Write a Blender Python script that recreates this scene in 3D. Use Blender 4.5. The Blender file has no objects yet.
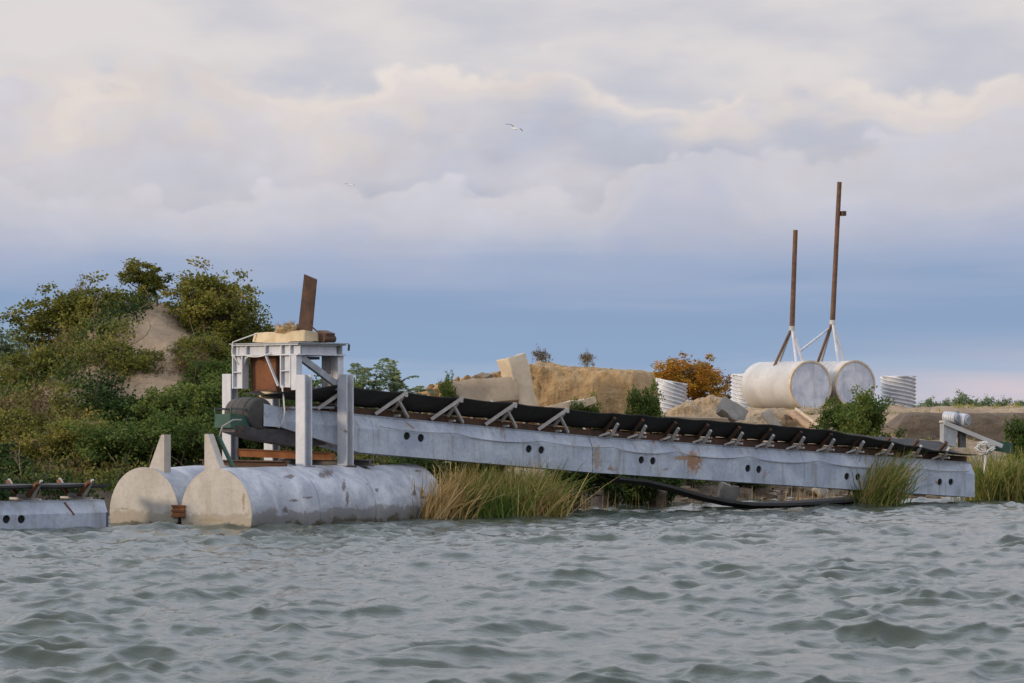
import bpy, bmesh, math, random
import numpy as np
from mathutils import Vector, Matrix, noise as mnoise

rng = np.random.default_rng(7)
random.seed(7)
SC = bpy.context.scene
COL = SC.collection
R = math.radians
F, H0, YH = 3000.0, 2.85, 408.0          # focal length in pixels, eye height, horizon row

# ------------------------------------------------------------------ camera
cam_d = bpy.data.cameras.new('camera')
cam = bpy.data.objects.new('camera', cam_d)
COL.objects.link(cam)
cam.location = (0, 0, H0)
cam.rotation_euler = (R(90), 0, 0)
cam_d.sensor_width = 36
cam_d.lens = F * 36 / 1024
cam_d.shift_y = (YH - 341.5) / 1024
cam_d.clip_start, cam_d.clip_end = 0.5, 9000
cam_d.dof.use_dof = True
cam_d.dof.focus_distance = 80
cam_d.dof.aperture_fstop = 5.6
SC.camera = cam

# ------------------------------------------------------------------ render settings
SC.view_settings.view_transform = 'Standard'
SC.view_settings.look = 'None'
SC.view_settings.gamma = 1
SC.view_settings.exposure = 0.0
SC.view_settings.use_curve_mapping = False
SC.cycles.use_denoising = True
SC.cycles.max_bounces = 4
SC.cycles.diffuse_bounces = 2
SC.cycles.sample_clamp_indirect = 8

SUN_DIR = Vector((-0.93, -0.36, 0.0)).normalized()
SUN_EL = R(15)


def lin(c):
    return tuple(((v / 255) / 12.92 if v / 255 <= 0.04045 else ((v / 255 + 0.055) / 1.055) ** 2.4) for v in c)


# ------------------------------------------------------------------ node helpers
class NT:
    def __init__(self, tree):
        self.t = tree
        tree.nodes.clear()

    def n(self, typ, ins=None, **props):
        nd = self.t.nodes.new(typ)
        for k, v in props.items():
            setattr(nd, k, v)
        for k, v in (ins or {}).items():
            self.set(nd.inputs[k], v)
        return nd

    def set(self, sock, v):
        if isinstance(v, bpy.types.NodeSocket):
            self.t.links.new(v, sock)
        elif v is not None:
            if sock.type == 'RGBA' and len(v) == 3:
                v = (*v, 1)
            sock.default_value = v

    def m(self, op, a, b=0.0, c=None, clamp=False):
        nd = self.n('ShaderNodeMath', {0: a, 1: b}, operation=op, use_clamp=clamp)
        if c is not None:
            self.set(nd.inputs[2], c)
        return nd.outputs[0]

    def mix(self, fac, a, b, mode='MIX'):
        nd = self.n('ShaderNodeMix', {0: fac, 6: a, 7: b}, data_type='RGBA', blend_type=mode)
        return nd.outputs[2]

    def ramp(self, fac, stops, interp='LINEAR'):
        nd = self.n('ShaderNodeValToRGB', {0: fac})
        cr = nd.color_ramp
        cr.interpolation = interp
        while len(cr.elements) < len(stops):
            cr.elements.new(0.5)
        for e, (p, c) in zip(cr.elements, stops):
            e.position = p
            e.color = (*c, 1) if not isinstance(c, float) else (c, c, c, 1)
        return nd.outputs[0]

    def sstep(self, x, lo, hi):
        return self.n('ShaderNodeMapRange', {0: x, 1: lo, 2: hi, 3: 0.0, 4: 1.0}, interpolation_type='SMOOTHSTEP').outputs[0]

    def noise(self, vec, scale, detail=5, rough=0.55, dist=0.0):
        return self.n('ShaderNodeTexNoise', {'Vector': vec, 'Scale': scale, 'Detail': detail, 'Roughness': rough,
                                             'Distortion': dist}).outputs[0]

    def vmul(self, vec, s):
        return self.n('ShaderNodeVectorMath', {0: vec, 1: s}, operation='MULTIPLY').outputs[0]

    def bump(self, h, strength, dist):
        return self.n('ShaderNodeBump', {'Height': h, 'Strength': strength, 'Distance': dist}).outputs[0]

    def principled(self, color, rough, bump=None, **kw):
        p = self.n('ShaderNodeBsdfPrincipled', {'Base Color': color, 'Roughness': rough})
        if bump is not None:
            self.set(p.inputs['Normal'], bump)
        for k, v in kw.items():
            self.set(p.inputs[k.replace('_', ' ')], v)
        o = self.n('ShaderNodeOutputMaterial')
        self.t.links.new(p.outputs[0], o.inputs[0])
        return p


# ------------------------------------------------------------------ world: sky with cloud banks
def build_world():
    w = bpy.data.worlds.new('World')
    SC.world = w
    w.use_nodes = True
    w.cycles.sampling_method = 'MANUAL'
    w.cycles.sample_map_resolution = 256
    k = NT(w.node_tree)
    sky = k.n('ShaderNodeTexSky', sky_type='NISHITA', sun_disc=False)
    sky.sun_elevation = SUN_EL
    sky.sun_rotation = math.atan2(SUN_DIR.x, SUN_DIR.y)
    sky.air_density, sky.dust_density, sky.ozone_density = 1.0, 1.5, 1.5
    d = k.n('ShaderNodeTexCoord').outputs['Generated']
    s = k.n('ShaderNodeSeparateXYZ', {0: d})
    x, y, z = s.outputs
    A = k.m('MULTIPLY', k.m('ARCTAN2', x, y), 3.0)             # azimuth, 3 per radian
    E = k.m('MULTIPLY', k.m('ARCSINE', z), 3.0)                # elevation, 3 per radian
    Ac = k.m('MULTIPLY_ADD', A, 0.5, 0.5, clamp=True)          # -1..1 -> 0..1
    vec = k.vmul(d, (3.0, 3.0, 4.6))
    warp = k.n('ShaderNodeTexNoise', {'Vector': vec, 'Scale': 5.0, 'Detail': 3.0}).outputs[1]
    wv = k.n('ShaderNodeVectorMath', {0: k.vmul(warp, (0.05, 0.05, 0.05)), 1: vec}, operation='ADD').outputs[0]
    n_big = k.m('SUBTRACT', k.noise(wv, 4.0, 3, 0.5), 0.5)
    n_mid = k.m('SUBTRACT', k.noise(wv, 11.0, 6, 0.55), 0.5)
    n_fine = k.m('SUBTRACT', k.noise(wv, 34.0, 5, 0.6), 0.5)
    n_soft = k.m('SUBTRACT', k.noise(k.vmul(d, (3.0, 3.0, 9.0)), 6.0, 4, 0.5), 0.5)
    vor = k.n('ShaderNodeTexVoronoi', {'Vector': wv, 'Scale': 15.0, 'Detail': 2.0, 'Roughness': 0.5}, feature='SMOOTH_F1')
    k.set(vor.inputs['Smoothness'], 0.35)
    lump = k.m('SUBTRACT', 0.42, vor.outputs[0])               # rounded cauliflower lumps

    def L(c):
        return tuple(v * 10 for v in lin(c))

    def edge(pts):
        # cloud-top height along the azimuth: (pixel column, pixel row) pairs
        st = sorted([(((px - 512) / 1000) * 0.5 + 0.5, (408 - py) / 1000) for px, py in pts])
        return k.ramp(Ac, [(p, float(v)) for p, v in st], 'LINEAR')

    # top of the sky: pale high cloud with a few blue openings where the clear sky shows
    top_n = k.m('ADD', n_soft, k.m('MULTIPLY', n_big, 0.7))
    top = k.mix(k.sstep(top_n, -0.25, 0.25), L((196, 197, 208)), L((222, 217, 216)))
    gap_n = k.noise(k.vmul(d, (3.0, 3.0, 11.0)), 3.2, 4, 0.5, 0.3)
    gap_hi = k.sstep(E, 0.5, 1.6)                            # the cloud deck opens up overhead
    gap = k.m('MULTIPLY', k.sstep(k.m('ADD', gap_n, k.m('MULTIPLY', gap_hi, 0.13)), 0.61, 0.70), k.m('MULTIPLY_ADD', gap_hi, 0.2, 0.55))
    top = k.mix(gap, top, k.mix(0.82, sky.outputs[0], L((190, 208, 228))))

    rise = k.mix(k.sstep(E, 0.40, 1.5), (1.0, 1.0, 1.0), (1.98, 2.08, 2.24))   # sky above the view made brighter and bluer to lift the ambient light
    top = k.n('ShaderNodeVectorMath', {0: top, 1: rise}, operation='MULTIPLY').outputs[0]

    def layer(under, pts, soft, lumps, body, amp=0.012, wisp=0.0):
        e = edge(pts)
        sd = k.m('SUBTRACT', e, E)
        sd = k.m('ADD', sd, k.m('MULTIPLY', lump, lumps))
        sd = k.m('ADD', sd, k.m('MULTIPLY', n_mid, amp * 3))
        sd = k.m('ADD', sd, k.m('MULTIPLY', n_fine, amp * 1.3))
        sd = k.m('ADD', sd, k.m('MULTIPLY', n_big, amp * 7))
        mask = k.sstep(sd, -soft, soft)
        if wisp:
            mask = k.m('MULTIPLY', mask, k.sstep(k.m('ADD', n_big, n_soft), -wisp, wisp))
        dd = k.m('ADD', sd, k.m('ADD', k.m('MULTIPLY', n_mid, 0.08), k.m('MULTIPLY', n_big, 0.14)))
        dd = k.m('ADD', dd, k.m('MULTIPLY', n_soft, 0.05))
        col = k.ramp(k.m('MULTIPLY', dd, 2.5, clamp=True), [(p * 2.5, L(c)) for p, c in body], 'EASE')
        tex = k.m('ADD', k.m('MULTIPLY_ADD', n_fine, 0.09, 1.0), k.m('ADD', k.m('MULTIPLY', n_mid, 0.16), k.m('ADD', k.m('MULTIPLY', lump, 0.10), k.m('MULTIPLY', n_soft, 0.12))))
        col = k.n('ShaderNodeVectorMath', {0: col, 1: tex}, operation='MULTIPLY').outputs[0]
        return k.mix(mask, under, col)

    c = layer(top, [(-500, 80), (0, 66), (120, 62), (230, 56), (270, 66), (330, 72), (450, 48), (540, 52), (600, 88), (690, 84),
                    (780, 76), (900, 80), (1024, 70), (1500, 80)], 0.009, 0.036,
              [(0.0, (232, 223, 218)), (0.022, (222, 215, 214)), (0.06, (209, 206, 213)), (0.2, (196, 198, 211))], 0.015)
    c = layer(c, [(-500, 150), (0, 165), (180, 145), (330, 118), (430, 98), (490, 84), (560, 86), (620, 102), (660, 98), (760, 92),
                  (850, 100), (930, 124), (1024, 126), (1500, 100)], 0.015, 0.026,
              [(0.0, (201, 202, 212)), (0.03, (192, 195, 208)), (0.09, (187, 191, 206)), (0.2, (184, 189, 206))], 0.014, 0.16)
    c = layer(c, [(-500, 180), (0, 160), (60, 176), (150, 168), (185, 190), (240, 180), (330, 160), (420, 172), (460, 180), (540, 172),
                  (600, 182), (618, 152), (700, 134), (790, 146), (880, 128), (1024, 108), (1500, 120)], 0.0055, 0.034,
              [(0.0, (211, 208, 215)), (0.035, (203, 203, 213)), (0.08, (190, 193, 209)), (0.13, (176, 183, 206)), (0.2, (164, 176, 203))], 0.011)
    # low air under the cloud bases: blue-grey streaks, pink near the horizon
    st_n = k.noise(k.vmul(d, (2.0, 2.0, 30.0)), 2.2, 5, 0.5, 0.2)
    tilt = k.m('MULTIPLY', k.m('SINE', k.m('MULTIPLY', A, 0.333)), 0.09)   # the streaks climb gently to one side
    low = k.ramp(k.m('ADD', k.m('SUBTRACT', k.m('MULTIPLY', E, 2.5), tilt), k.m('MULTIPLY', k.m('SUBTRACT', st_n, 0.5), 0.34)),
                 [(0.0, L((182, 187, 204))), (0.06, L((160, 179, 204))), (0.14, L((143, 167, 198))), (0.28, L((140, 163, 195))),
                  (0.38, L((156, 172, 201))), (0.50, L((176, 185, 207)))], 'EASE')
    pink = k.m('MULTIPLY', k.sstep(A, 0.2, 0.55), k.sstep(E, 0.085, 0.01))
    low = k.mix(k.m('MULTIPLY', pink, k.sstep(st_n, 0.35, 0.6)), low, L((214, 200, 206)))
    lowmask = k.sstep(k.m('ADD', E, k.m('ADD', k.m('MULTIPLY', n_big, 0.08), k.m('MULTIPLY', n_soft, 0.08))), 0.205, 0.115)
    c = k.mix(lowmask, c, low)
    bg = k.n('ShaderNodeBackground', {'Color': c, 'Strength': 0.1})
    out = k.n('ShaderNodeOutputWorld')
    k.t.links.new(bg.outputs[0], out.inputs[0])


build_world()

# ------------------------------------------------------------------ sun
sun_d = bpy.data.lights.new('sun', 'SUN')
sun = bpy.data.objects.new('sun', sun_d)
COL.objects.link(sun)
sun_d.energy = 2.4
sun_d.angle = R(8)
sun_d.color = (1.0, 0.81, 0.60)
to_sun = Vector((SUN_DIR.x * math.cos(SUN_EL), SUN_DIR.y * math.cos(SUN_EL), math.sin(SUN_EL)))
sun.rotation_euler = to_sun.to_track_quat('Z', 'Y').to_euler()
sun.location = (-40, -20, 30)


# ------------------------------------------------------------------ geometry helpers
def P(px, py, Y):
    return Vector(((px - 512) / F * Y, Y, H0 + (YH - py) / F * Y))


class MB:
    """collects shapes, then links them as one mesh object"""

    def __init__(self):
        self.v, self.f = [], []

    def add(self, vs, fs):
        o = len(self.v)
        self.v += [tuple(p) for p in vs]
        self.f += [tuple(i + o for i in f) for f in fs]
        return self

    def box(self, x0, x1, y0, y1, z0, z1):
        vs = [(x, y, z) for z in (z0, z1) for y in (y0, y1) for x in (x0, x1)]
        return self.add(vs, [(0, 2, 3, 1), (4, 5, 7, 6), (0, 1, 5, 4), (2, 6, 7, 3), (0, 4, 6, 2), (1, 3, 7, 5)])

    def bar(self, p0, p1, w, h, up=(0, 0, 1)):
        p0, p1 = Vector(p0), Vector(p1)
        d = (p1 - p0).normalized()
        s = d.cross(Vector(up))
        if s.length < 1e-4:
            s = d.cross(Vector((1, 0, 0)))
        s.normalize()
        u = s.cross(d)
        vs = [p + s * (a * w / 2) + u * (b * h / 2) for p in (p0, p1) for a, b in ((-1, -1), (1, -1), (1, 1), (-1, 1))]
        return self.add(vs, [(3, 2, 1, 0), (4, 5, 6, 7), (0, 1, 5, 4), (1, 2, 6, 5), (2, 3, 7, 6), (3, 0, 4, 7)])

    def prism(self, a, b):
        n = len(a)
        return self.add(list(a) + list(b), [tuple(range(n))[::-1], tuple(range(n, 2 * n))] +
                        [(i, (i + 1) % n, n + (i + 1) % n, n + i) for i in range(n)])

    def loft(self, rings, closed=True, caps=True):
        n = len(rings[0])
        vs = [p for r in rings for p in r]
        fs = []
        for j in range(len(rings) - 1):
            for i in range(n if closed else n - 1):
                fs.append((j * n + i, j * n + (i + 1) % n, (j + 1) * n + (i + 1) % n, (j + 1) * n + i))
        if caps and closed:
            fs += [tuple(range(n))[::-1], tuple(range((len(rings) - 1) * n, len(rings) * n))]
        return self.add(vs, fs)

    def cyl(self, p0, p1, r0, r1=None, seg=16, caps=True):
        return self.tube([p0, p1], [r0, r0 if r1 is None else r1], seg, caps)

    def tube(self, pts, r, seg=6, caps=True):
        pts = [Vector(p) for p in pts]
        rs = r if isinstance(r, (list, tuple)) else [r] * len(pts)
        rings = []
        ref = None
        for i, p in enumerate(pts):
            d = (pts[min(i + 1, len(pts) - 1)] - pts[max(i - 1, 0)]).normalized()
            if ref is None:
                ref = Vector((0, 0, 1)) if abs(d.z) < 0.9 else Vector((1, 0, 0))
            s = d.cross(ref).normalized()
            u = s.cross(d)
            ref = u
            rings.append([p + (s * math.cos(2 * math.pi * k / seg) + u * math.sin(2 * math.pi * k / seg)) * rs[i] for k in range(seg)])
        return self.loft(rings, True, caps)

    def build(self, name, mat, parent=None, smooth=False, loc=None, rotz=0.0):
        me = bpy.data.meshes.new(name)
        me.from_pydata(self.v, [], self.f)
        bm = bmesh.new()
        bm.from_mesh(me)
        bmesh.ops.recalc_face_normals(bm, faces=bm.faces)
        bm.to_mesh(me)
        bm.free()
        return link(name, me, mat, parent, smooth, loc, rotz)


def link(name, me, mat, parent=None, smooth=False, loc=None, rotz=0.0):
    if mat is not None and not me.materials:
        me.materials.append(mat)
    if smooth:
        if smooth is True:
            me.shade_smooth()
        else:
            me.shade_smooth()
            me.set_sharp_from_angle(angle=R(smooth))
    o = bpy.data.objects.new(name, me)
    COL.objects.link(o)
    if parent:
        o.parent = parent
    if loc is not None:
        o.location = loc
    o.rotation_euler = (0, 0, rotz)
    return o


def tag(o, label=None, cat=None, group=None, kind=None):
    if label:
        o['label'] = label
    if cat:
        o['category'] = cat
    if group:
        o['group'] = group
    if kind:
        o['kind'] = kind
    return o


def thing(name, label, cat, loc, rotz=0.0, group=None):
    o = bpy.data.objects.new(name, None)
    COL.objects.link(o)
    o.location = loc
    o.rotation_euler = (0, 0, rotz)
    o.empty_display_size = 0.2
    return tag(o, label, cat, group)


def sub(name, parent, loc=(0, 0, 0), rot=(0, 0, 0)):
    o = bpy.data.objects.new(name, None)
    COL.objects.link(o)
    o.parent = parent
    o.location = loc
    o.rotation_euler = rot
    return o


def copy_part(o, parent, loc=None, rot=None):
    c = o.copy()
    COL.objects.link(c)
    c.parent = parent
    if loc is not None:
        c.location = loc
    if rot is not None:
        c.rotation_euler = rot
    return c


def np_mesh(name, verts, quads, attrs=None):
    me = bpy.data.meshes.new(name)
    verts = np.asarray(verts, dtype=np.float32)
    quads = np.asarray(quads, dtype=np.int32)
    nf, kk = quads.shape
    me.vertices.add(len(verts))
    me.vertices.foreach_set('co', verts.ravel())
    me.loops.add(nf * kk)
    me.loops.foreach_set('vertex_index', quads.ravel())
    me.polygons.add(nf)
    me.polygons.foreach_set('loop_start', np.arange(nf, dtype=np.int32) * kk)
    me.polygons.foreach_set('loop_total', np.full(nf, kk, dtype=np.int32))
    for an, av in (attrs or {}).items():
        a = me.attributes.new(an, 'FLOAT', 'POINT')
        a.data.foreach_set('value', np.asarray(av, dtype=np.float32))
    me.update(calc_edges=True)
    me.validate()
    return me


def join_np(parts):
    vs, qs, ts, o = [], [], [], 0
    for v, q, t in parts:
        vs.append(v)
        qs.append(q + o)
        ts.append(t)
        o += len(v)
    return np.concatenate(vs), np.concatenate(qs), np.concatenate(ts)


# value noise for terrain
_TAB = {}


def vnoise(x, y, seed=0):
    if seed not in _TAB:
        _TAB[seed] = np.random.default_rng(seed).random((256, 256))
    tab = _TAB[seed]
    xi, yi = np.floor(x).astype(int), np.floor(y).astype(int)
    fx, fy = x - xi, y - yi
    fx, fy = fx * fx * (3 - 2 * fx), fy * fy * (3 - 2 * fy)
    g = lambda a, b: tab[a % 256, b % 256]
    return (g(xi, yi) * (1 - fx) + g(xi + 1, yi) * fx) * (1 - fy) + (g(xi, yi + 1) * (1 - fx) + g(xi + 1, yi + 1) * fx) * fy - 0.5


def fbm(x, y, seed=0, oct=4):
    s, a = 0, 1.0
    for i in range(oct):
        s = s + a * vnoise(x * 2 ** i + 17.3 * i, y * 2 ** i + 5.1 * i, seed + i)
        a *= 0.5
    return s


# ------------------------------------------------------------------ materials
MATS = {}


def weathered(name, c1, c2, scale=2.0, rough=0.55, rust=0.0, rust_col=(0.16, 0.055, 0.02), rust_scale=1.3, streak=0.0,
              streak_col=(0.2, 0.17, 0.14), wl=None, bump=0.15, metal=0.0, fine=0.25, spots=()):
    m = bpy.data.materials.new(name)
    m.use_nodes = True
    k = NT(m.node_tree)
    co = k.n('ShaderNodeTexCoord').outputs['Object']
    geo = k.n('ShaderNodeNewGeometry').outputs['Position']
    a = k.noise(geo, scale, 5, 0.6, 0.4)
    col = k.mix(k.sstep(a, 0.3, 0.7), c1, c2)
    f = k.noise(geo, scale * 9, 4, 0.7)
    col = k.mix(k.m('MULTIPLY', k.sstep(f, 0.45, 0.8), fine), col, tuple(v * 0.55 for v in c1))
    if streak:
        sn = k.noise(k.vmul(geo, (4.5, 4.5, 0.5)), 1.0, 4, 0.6)
        col = k.mix(k.m('MULTIPLY', k.sstep(sn, 0.48, 0.75), streak), col, streak_col)
    if rust:
        rn = k.noise(geo, rust_scale, 6, 0.65, 0.6)
        rm = k.sstep(rn, 0.74 - 0.22 * rust, 0.78 - 0.18 * rust)
        rc = k.mix(k.noise(geo, 14.0, 3), rust_col, tuple(v * 1.9 for v in rust_col))
        col = k.mix(k.m('MULTIPLY', rm, 0.9), col, rc)
    for (pt, rad, scol) in spots:
        # single ragged patches of bare rusty metal
        dist = k.n('ShaderNodeVectorMath', {0: k.n('ShaderNodeVectorMath', {0: geo, 1: tuple(pt)}, operation='SUBTRACT').outputs[0], 1: tuple(1 / r_ for r_ in rad)}, operation='MULTIPLY').outputs[0]
        dl = k.n('ShaderNodeVectorMath', {0: dist}, operation='LENGTH').outputs['Value']
        dn = k.m('ADD', dl, k.m('MULTIPLY', k.m('SUBTRACT', k.noise(geo, 7.5, 6, 0.8), 0.5), 3.2))
        sc2 = k.mix(k.noise(geo, 16.0, 3), scol, tuple(v * 1.8 for v in scol))
        col = k.mix(k.m('MULTIPLY', k.sstep(dn, 1.05, 0.6), 0.85), col, sc2)
    if wl:
        # scum line left by the water, ragged along its top
        zz = k.n('ShaderNodeSeparateXYZ', {0: geo}).outputs[2]
        zn = k.m('ADD', zz, k.m('MULTIPLY', k.m('SUBTRACT', k.noise(geo, 2.3, 4, 0.65), 0.5), wl[1]))
        col = k.mix(k.m('MULTIPLY', k.sstep(zn, wl[0] + 0.05, wl[0] - 0.04), wl[3]), col, wl[2])
        col = k.mix(k.m('MULTIPLY', k.sstep(zn, wl[0] - 0.22, wl[0] - 0.34), 0.9), col, (0.07, 0.05, 0.025))
    b = k.bump(k.m('ADD', a, k.m('MULTIPLY', f, 0.4)), bump, 0.03)
    k.principled(col, rough, b, Metallic=metal)
    MATS[name] = m
    return m


weathered('pontoon_shade_paint', (0.23, 0.245, 0.28), (0.45, 0.455, 0.47), 1.5, 0.5, rust=0.42, rust_scale=1.7, rust_col=(0.06, 0.035, 0.025),  # blue-grey shade of the hull sides put into the paint, plus real rust
          streak=0.6, streak_col=(0.22, 0.215, 0.22), wl=(0.34, 0.75, (0.13, 0.12, 0.10), 0.7), bump=0.5, fine=0.4,
          spots=[(P(px_, py_, 512 * 0 + yy_), rd_, (0.055, 0.035, 0.03)) for px_, py_, yy_, rd_ in
                 [(288, 477, 72.6, (0.16, 1.5, 0.06)), (325, 474, 74.0, (0.20, 1.5, 0.12)), (343, 486, 74.2, (0.05, 1.5, 0.18)), (347, 499, 74.3, (0.05, 1.5, 0.16)),
                  (292, 501, 72.3, (0.13, 1.5, 0.035)), (307, 498, 72.8, (0.14, 1.5, 0.03)), (285, 510, 72.2, (0.07, 1.5, 0.09)), (377, 490, 75.5, (0.05, 1.5, 0.05)),
                  (414, 493, 76.8, (0.06, 1.5, 0.09)), (424, 497, 77.2, (0.16, 1.5, 0.035)), (366, 520, 74.8, (0.5, 1.5, 0.05)), (418, 471, 77.5, (0.10, 1.5, 0.03))]])
weathered('cap_sunlit_paint', (0.335, 0.30, 0.255), (0.425, 0.385, 0.335), 1.3, 0.6, rust=0.2, streak=0.5, streak_col=(0.27, 0.22, 0.16),  # warm sunlight on the round ends put into the paint, plus real scuffs
          wl=(0.30, 0.75, (0.22, 0.18, 0.12), 0.65), bump=0.4, fine=0.5,
          spots=[(P(118, 509, 73.4), (0.3, 0.6, 0.03), (0.12, 0.09, 0.06)), (P(161, 497, 73.5), (0.03, 0.6, 0.03), (0.08, 0.05, 0.03)), (P(214, 520, 72.2), (0.5, 0.6, 0.04), (0.2, 0.14, 0.07)), (P(244, 500, 71.6), (0.04, 0.6, 0.25), (0.16, 0.11, 0.07))])
weathered('girder_paint', (0.29, 0.325, 0.385), (0.44, 0.475, 0.52), 1.3, 0.5, rust=0.52, rust_scale=0.9, rust_col=(0.17, 0.09, 0.045),
          streak=0.75, streak_col=(0.20, 0.185, 0.17), bump=0.35, fine=0.55,
          spots=[(P(694, 462, 83.5), (0.26, 1.0, 0.36), (0.19, 0.085, 0.02)), (P(596, 457, 81.4), (0.16, 0.2, 0.45), (0.20, 0.15, 0.11)), (P(688, 458, 83.3), (0.55, 1.0, 0.08), (0.20, 0.115, 0.05)),
                 (P(905, 470, 88.5), (0.35, 0.4, 0.16), (0.20, 0.13, 0.09))])
weathered('white_paint', (0.43, 0.44, 0.47), (0.55, 0.55, 0.56), 2.2, 0.5, rust=0.3, rust_scale=2.2, rust_col=(0.18, 0.10, 0.06), streak=0.5, streak_col=(0.34, 0.31, 0.28), fine=0.35)
weathered('rust', (0.12, 0.042, 0.016), (0.20, 0.075, 0.026), 2.5, 0.85, streak=0.4, streak_col=(0.06, 0.028, 0.018), bump=0.4)
weathered('dark_rust', (0.05, 0.028, 0.018), (0.10, 0.045, 0.022), 3, 0.85, bump=0.4)
weathered('orange_rust', (0.30, 0.11, 0.03), (0.20, 0.07, 0.02), 3, 0.85, streak=0.3, streak_col=(0.08, 0.035, 0.02), bump=0.4)
weathered('rubber', (0.018, 0.017, 0.017), (0.034, 0.031, 0.029), 2.5, 0.75, streak=0.3, streak_col=(0.06, 0.048, 0.036))
weathered('drum_rubber', (0.024, 0.024, 0.022), (0.05, 0.046, 0.038), 2.5, 0.8, streak=0.5, streak_col=(0.09, 0.055, 0.035))
weathered('roller', (0.34, 0.30, 0.27), (0.46, 0.41, 0.37), 4, 0.6, rust=0.6, rust_scale=3.0)
weathered('bracket_steel', (0.26, 0.22, 0.20), (0.38, 0.34, 0.31), 4, 0.7, rust=0.85, rust_scale=2.6)
weathered('green_paint', (0.012, 0.055, 0.035), (0.03, 0.075, 0.045), 3, 0.6, rust=0.35)
weathered('dark_steel', (0.05, 0.05, 0.055), (0.10, 0.09, 0.085), 3, 0.7, rust=0.6)
weathered('grey_steel', (0.22, 0.23, 0.24), (0.32, 0.33, 0.34), 3, 0.6, rust=0.3)
weathered('tank_paint', (0.37, 0.355, 0.34), (0.49, 0.475, 0.45), 0.9, 0.55, rust=0.3, rust_scale=1.5, streak=0.35, streak_col=(0.42, 0.35, 0.27))
weathered('tank_end', (0.38, 0.41, 0.47), (0.60, 0.61, 0.64), 1.9, 0.55, rust=0.34, rust_scale=2.4, rust_col=(0.12, 0.08, 0.05), streak=0.4)
weathered('tank_rim', (0.44, 0.33, 0.21), (0.56, 0.47, 0.36), 3, 0.75, rust=0.5, rust_scale=2.0, rust_col=(0.24, 0.11, 0.04))
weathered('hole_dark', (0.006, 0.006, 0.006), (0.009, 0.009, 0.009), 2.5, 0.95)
weathered('galvanised', (0.50, 0.51, 0.53), (0.60, 0.60, 0.60), 2.0, 0.42, streak=0.25, streak_col=(0.35, 0.33, 0.30), metal=0.25)
weathered('pole_rust', (0.075, 0.04, 0.025), (0.15, 0.075, 0.04), 3, 0.85, streak=0.4, streak_col=(0.2, 0.13, 0.09))
weathered('concrete', (0.42, 0.33, 0.22), (0.54, 0.44, 0.31), 1.8, 0.9, streak=0.25, streak_col=(0.28, 0.22, 0.15), bump=0.6)
weathered('brown_concrete', (0.23, 0.17, 0.11), (0.32, 0.25, 0.17), 1.6, 0.9, streak=0.3, streak_col=(0.18, 0.14, 0.1), bump=0.6)
weathered('grey_concrete', (0.14, 0.13, 0.115), (0.23, 0.21, 0.185), 2.0, 0.9, streak=0.3, streak_col=(0.17, 0.15, 0.12), bump=0.5)
weathered('timber', (0.30, 0.18, 0.09), (0.42, 0.27, 0.15), 3, 0.85, streak=0.4, streak_col=(0.16, 0.1, 0.06))
weathered('sack', (0.46, 0.35, 0.20), (0.58, 0.46, 0.29), 4, 0.95, bump=0.6)
weathered('straw', (0.26, 0.17, 0.08), (0.38, 0.27, 0.13), 6, 0.95, bump=0.8)
weathered('rope_white', (0.55, 0.53, 0.48), (0.65, 0.62, 0.56), 5, 0.9)
weathered('cable_grey', (0.20, 0.19, 0.18), (0.30, 0.28, 0.26), 5, 0.7)
weathered('rock', (0.12, 0.085, 0.055), (0.22, 0.165, 0.11), 2.5, 0.95, bump=0.6)
weathered('pale_rock', (0.30, 0.27, 0.23), (0.42, 0.38, 0.33), 2.5, 0.95, bump=0.6)
weathered('bark', (0.07, 0.05, 0.035), (0.13, 0.10, 0.075), 8, 0.95, bump=0.6)
weathered('gull_white', (0.62, 0.62, 0.62), (0.7, 0.7, 0.7), 5, 0.8)


def soil(name, c1, c2, c3, scale=0.7, bump=0.8, grass=None):
    m = bpy.data.materials.new(name)
    m.use_nodes = True
    k = NT(m.node_tree)
    geo = k.n('ShaderNodeNewGeometry').outputs['Position']
    a = k.noise(geo, scale, 6, 0.65, 0.5)
    f = k.noise(geo, 5.0, 6, 0.7)
    g = k.noise(k.vmul(geo, (1, 1, 3)), 1.7, 5, 0.6, 1.0)
    col = k.mix(k.sstep(a, 0.32, 0.68), c1, c2)
    col = k.mix(k.m('MULTIPLY', k.sstep(f, 0.45, 0.75), 0.7), col, c3)
    col = k.mix(k.m('MULTIPLY', k.sstep(g, 0.52, 0.7), 0.5), col, tuple(v * 0.6 for v in c1))
    if grass:
        yy = k.n('ShaderNodeSeparateXYZ', {0: geo}).outputs[1]
        gm = k.m('MULTIPLY', k.sstep(yy, 125, 150), k.sstep(a, 0.3, 0.6))
        col = k.mix(gm, col, grass)
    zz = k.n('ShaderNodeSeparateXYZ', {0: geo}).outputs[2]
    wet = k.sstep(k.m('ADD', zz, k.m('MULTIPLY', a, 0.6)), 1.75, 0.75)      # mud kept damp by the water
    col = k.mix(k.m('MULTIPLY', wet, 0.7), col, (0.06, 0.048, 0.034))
    h = k.m('ADD', k.m('MULTIPLY', f, 0.5), a)
    k.principled(col, 0.95, k.bump(h, bump, 0.3))
    MATS[name] = m


soil('soil', (0.25, 0.175, 0.105), (0.36, 0.26, 0.16), (0.18, 0.12, 0.075), grass=(0.14, 0.12, 0.055))
soil('bank_soil', (0.30, 0.19, 0.085), (0.42, 0.28, 0.135), (0.21, 0.125, 0.055), 0.9)
soil('sand_soil', (0.33, 0.235, 0.14), (0.45, 0.33, 0.20), (0.23, 0.16, 0.09), 1.2)
soil('dark_soil', (0.10, 0.075, 0.05), (0.15, 0.11, 0.075), (0.075, 0.055, 0.04), 0.9)


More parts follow.
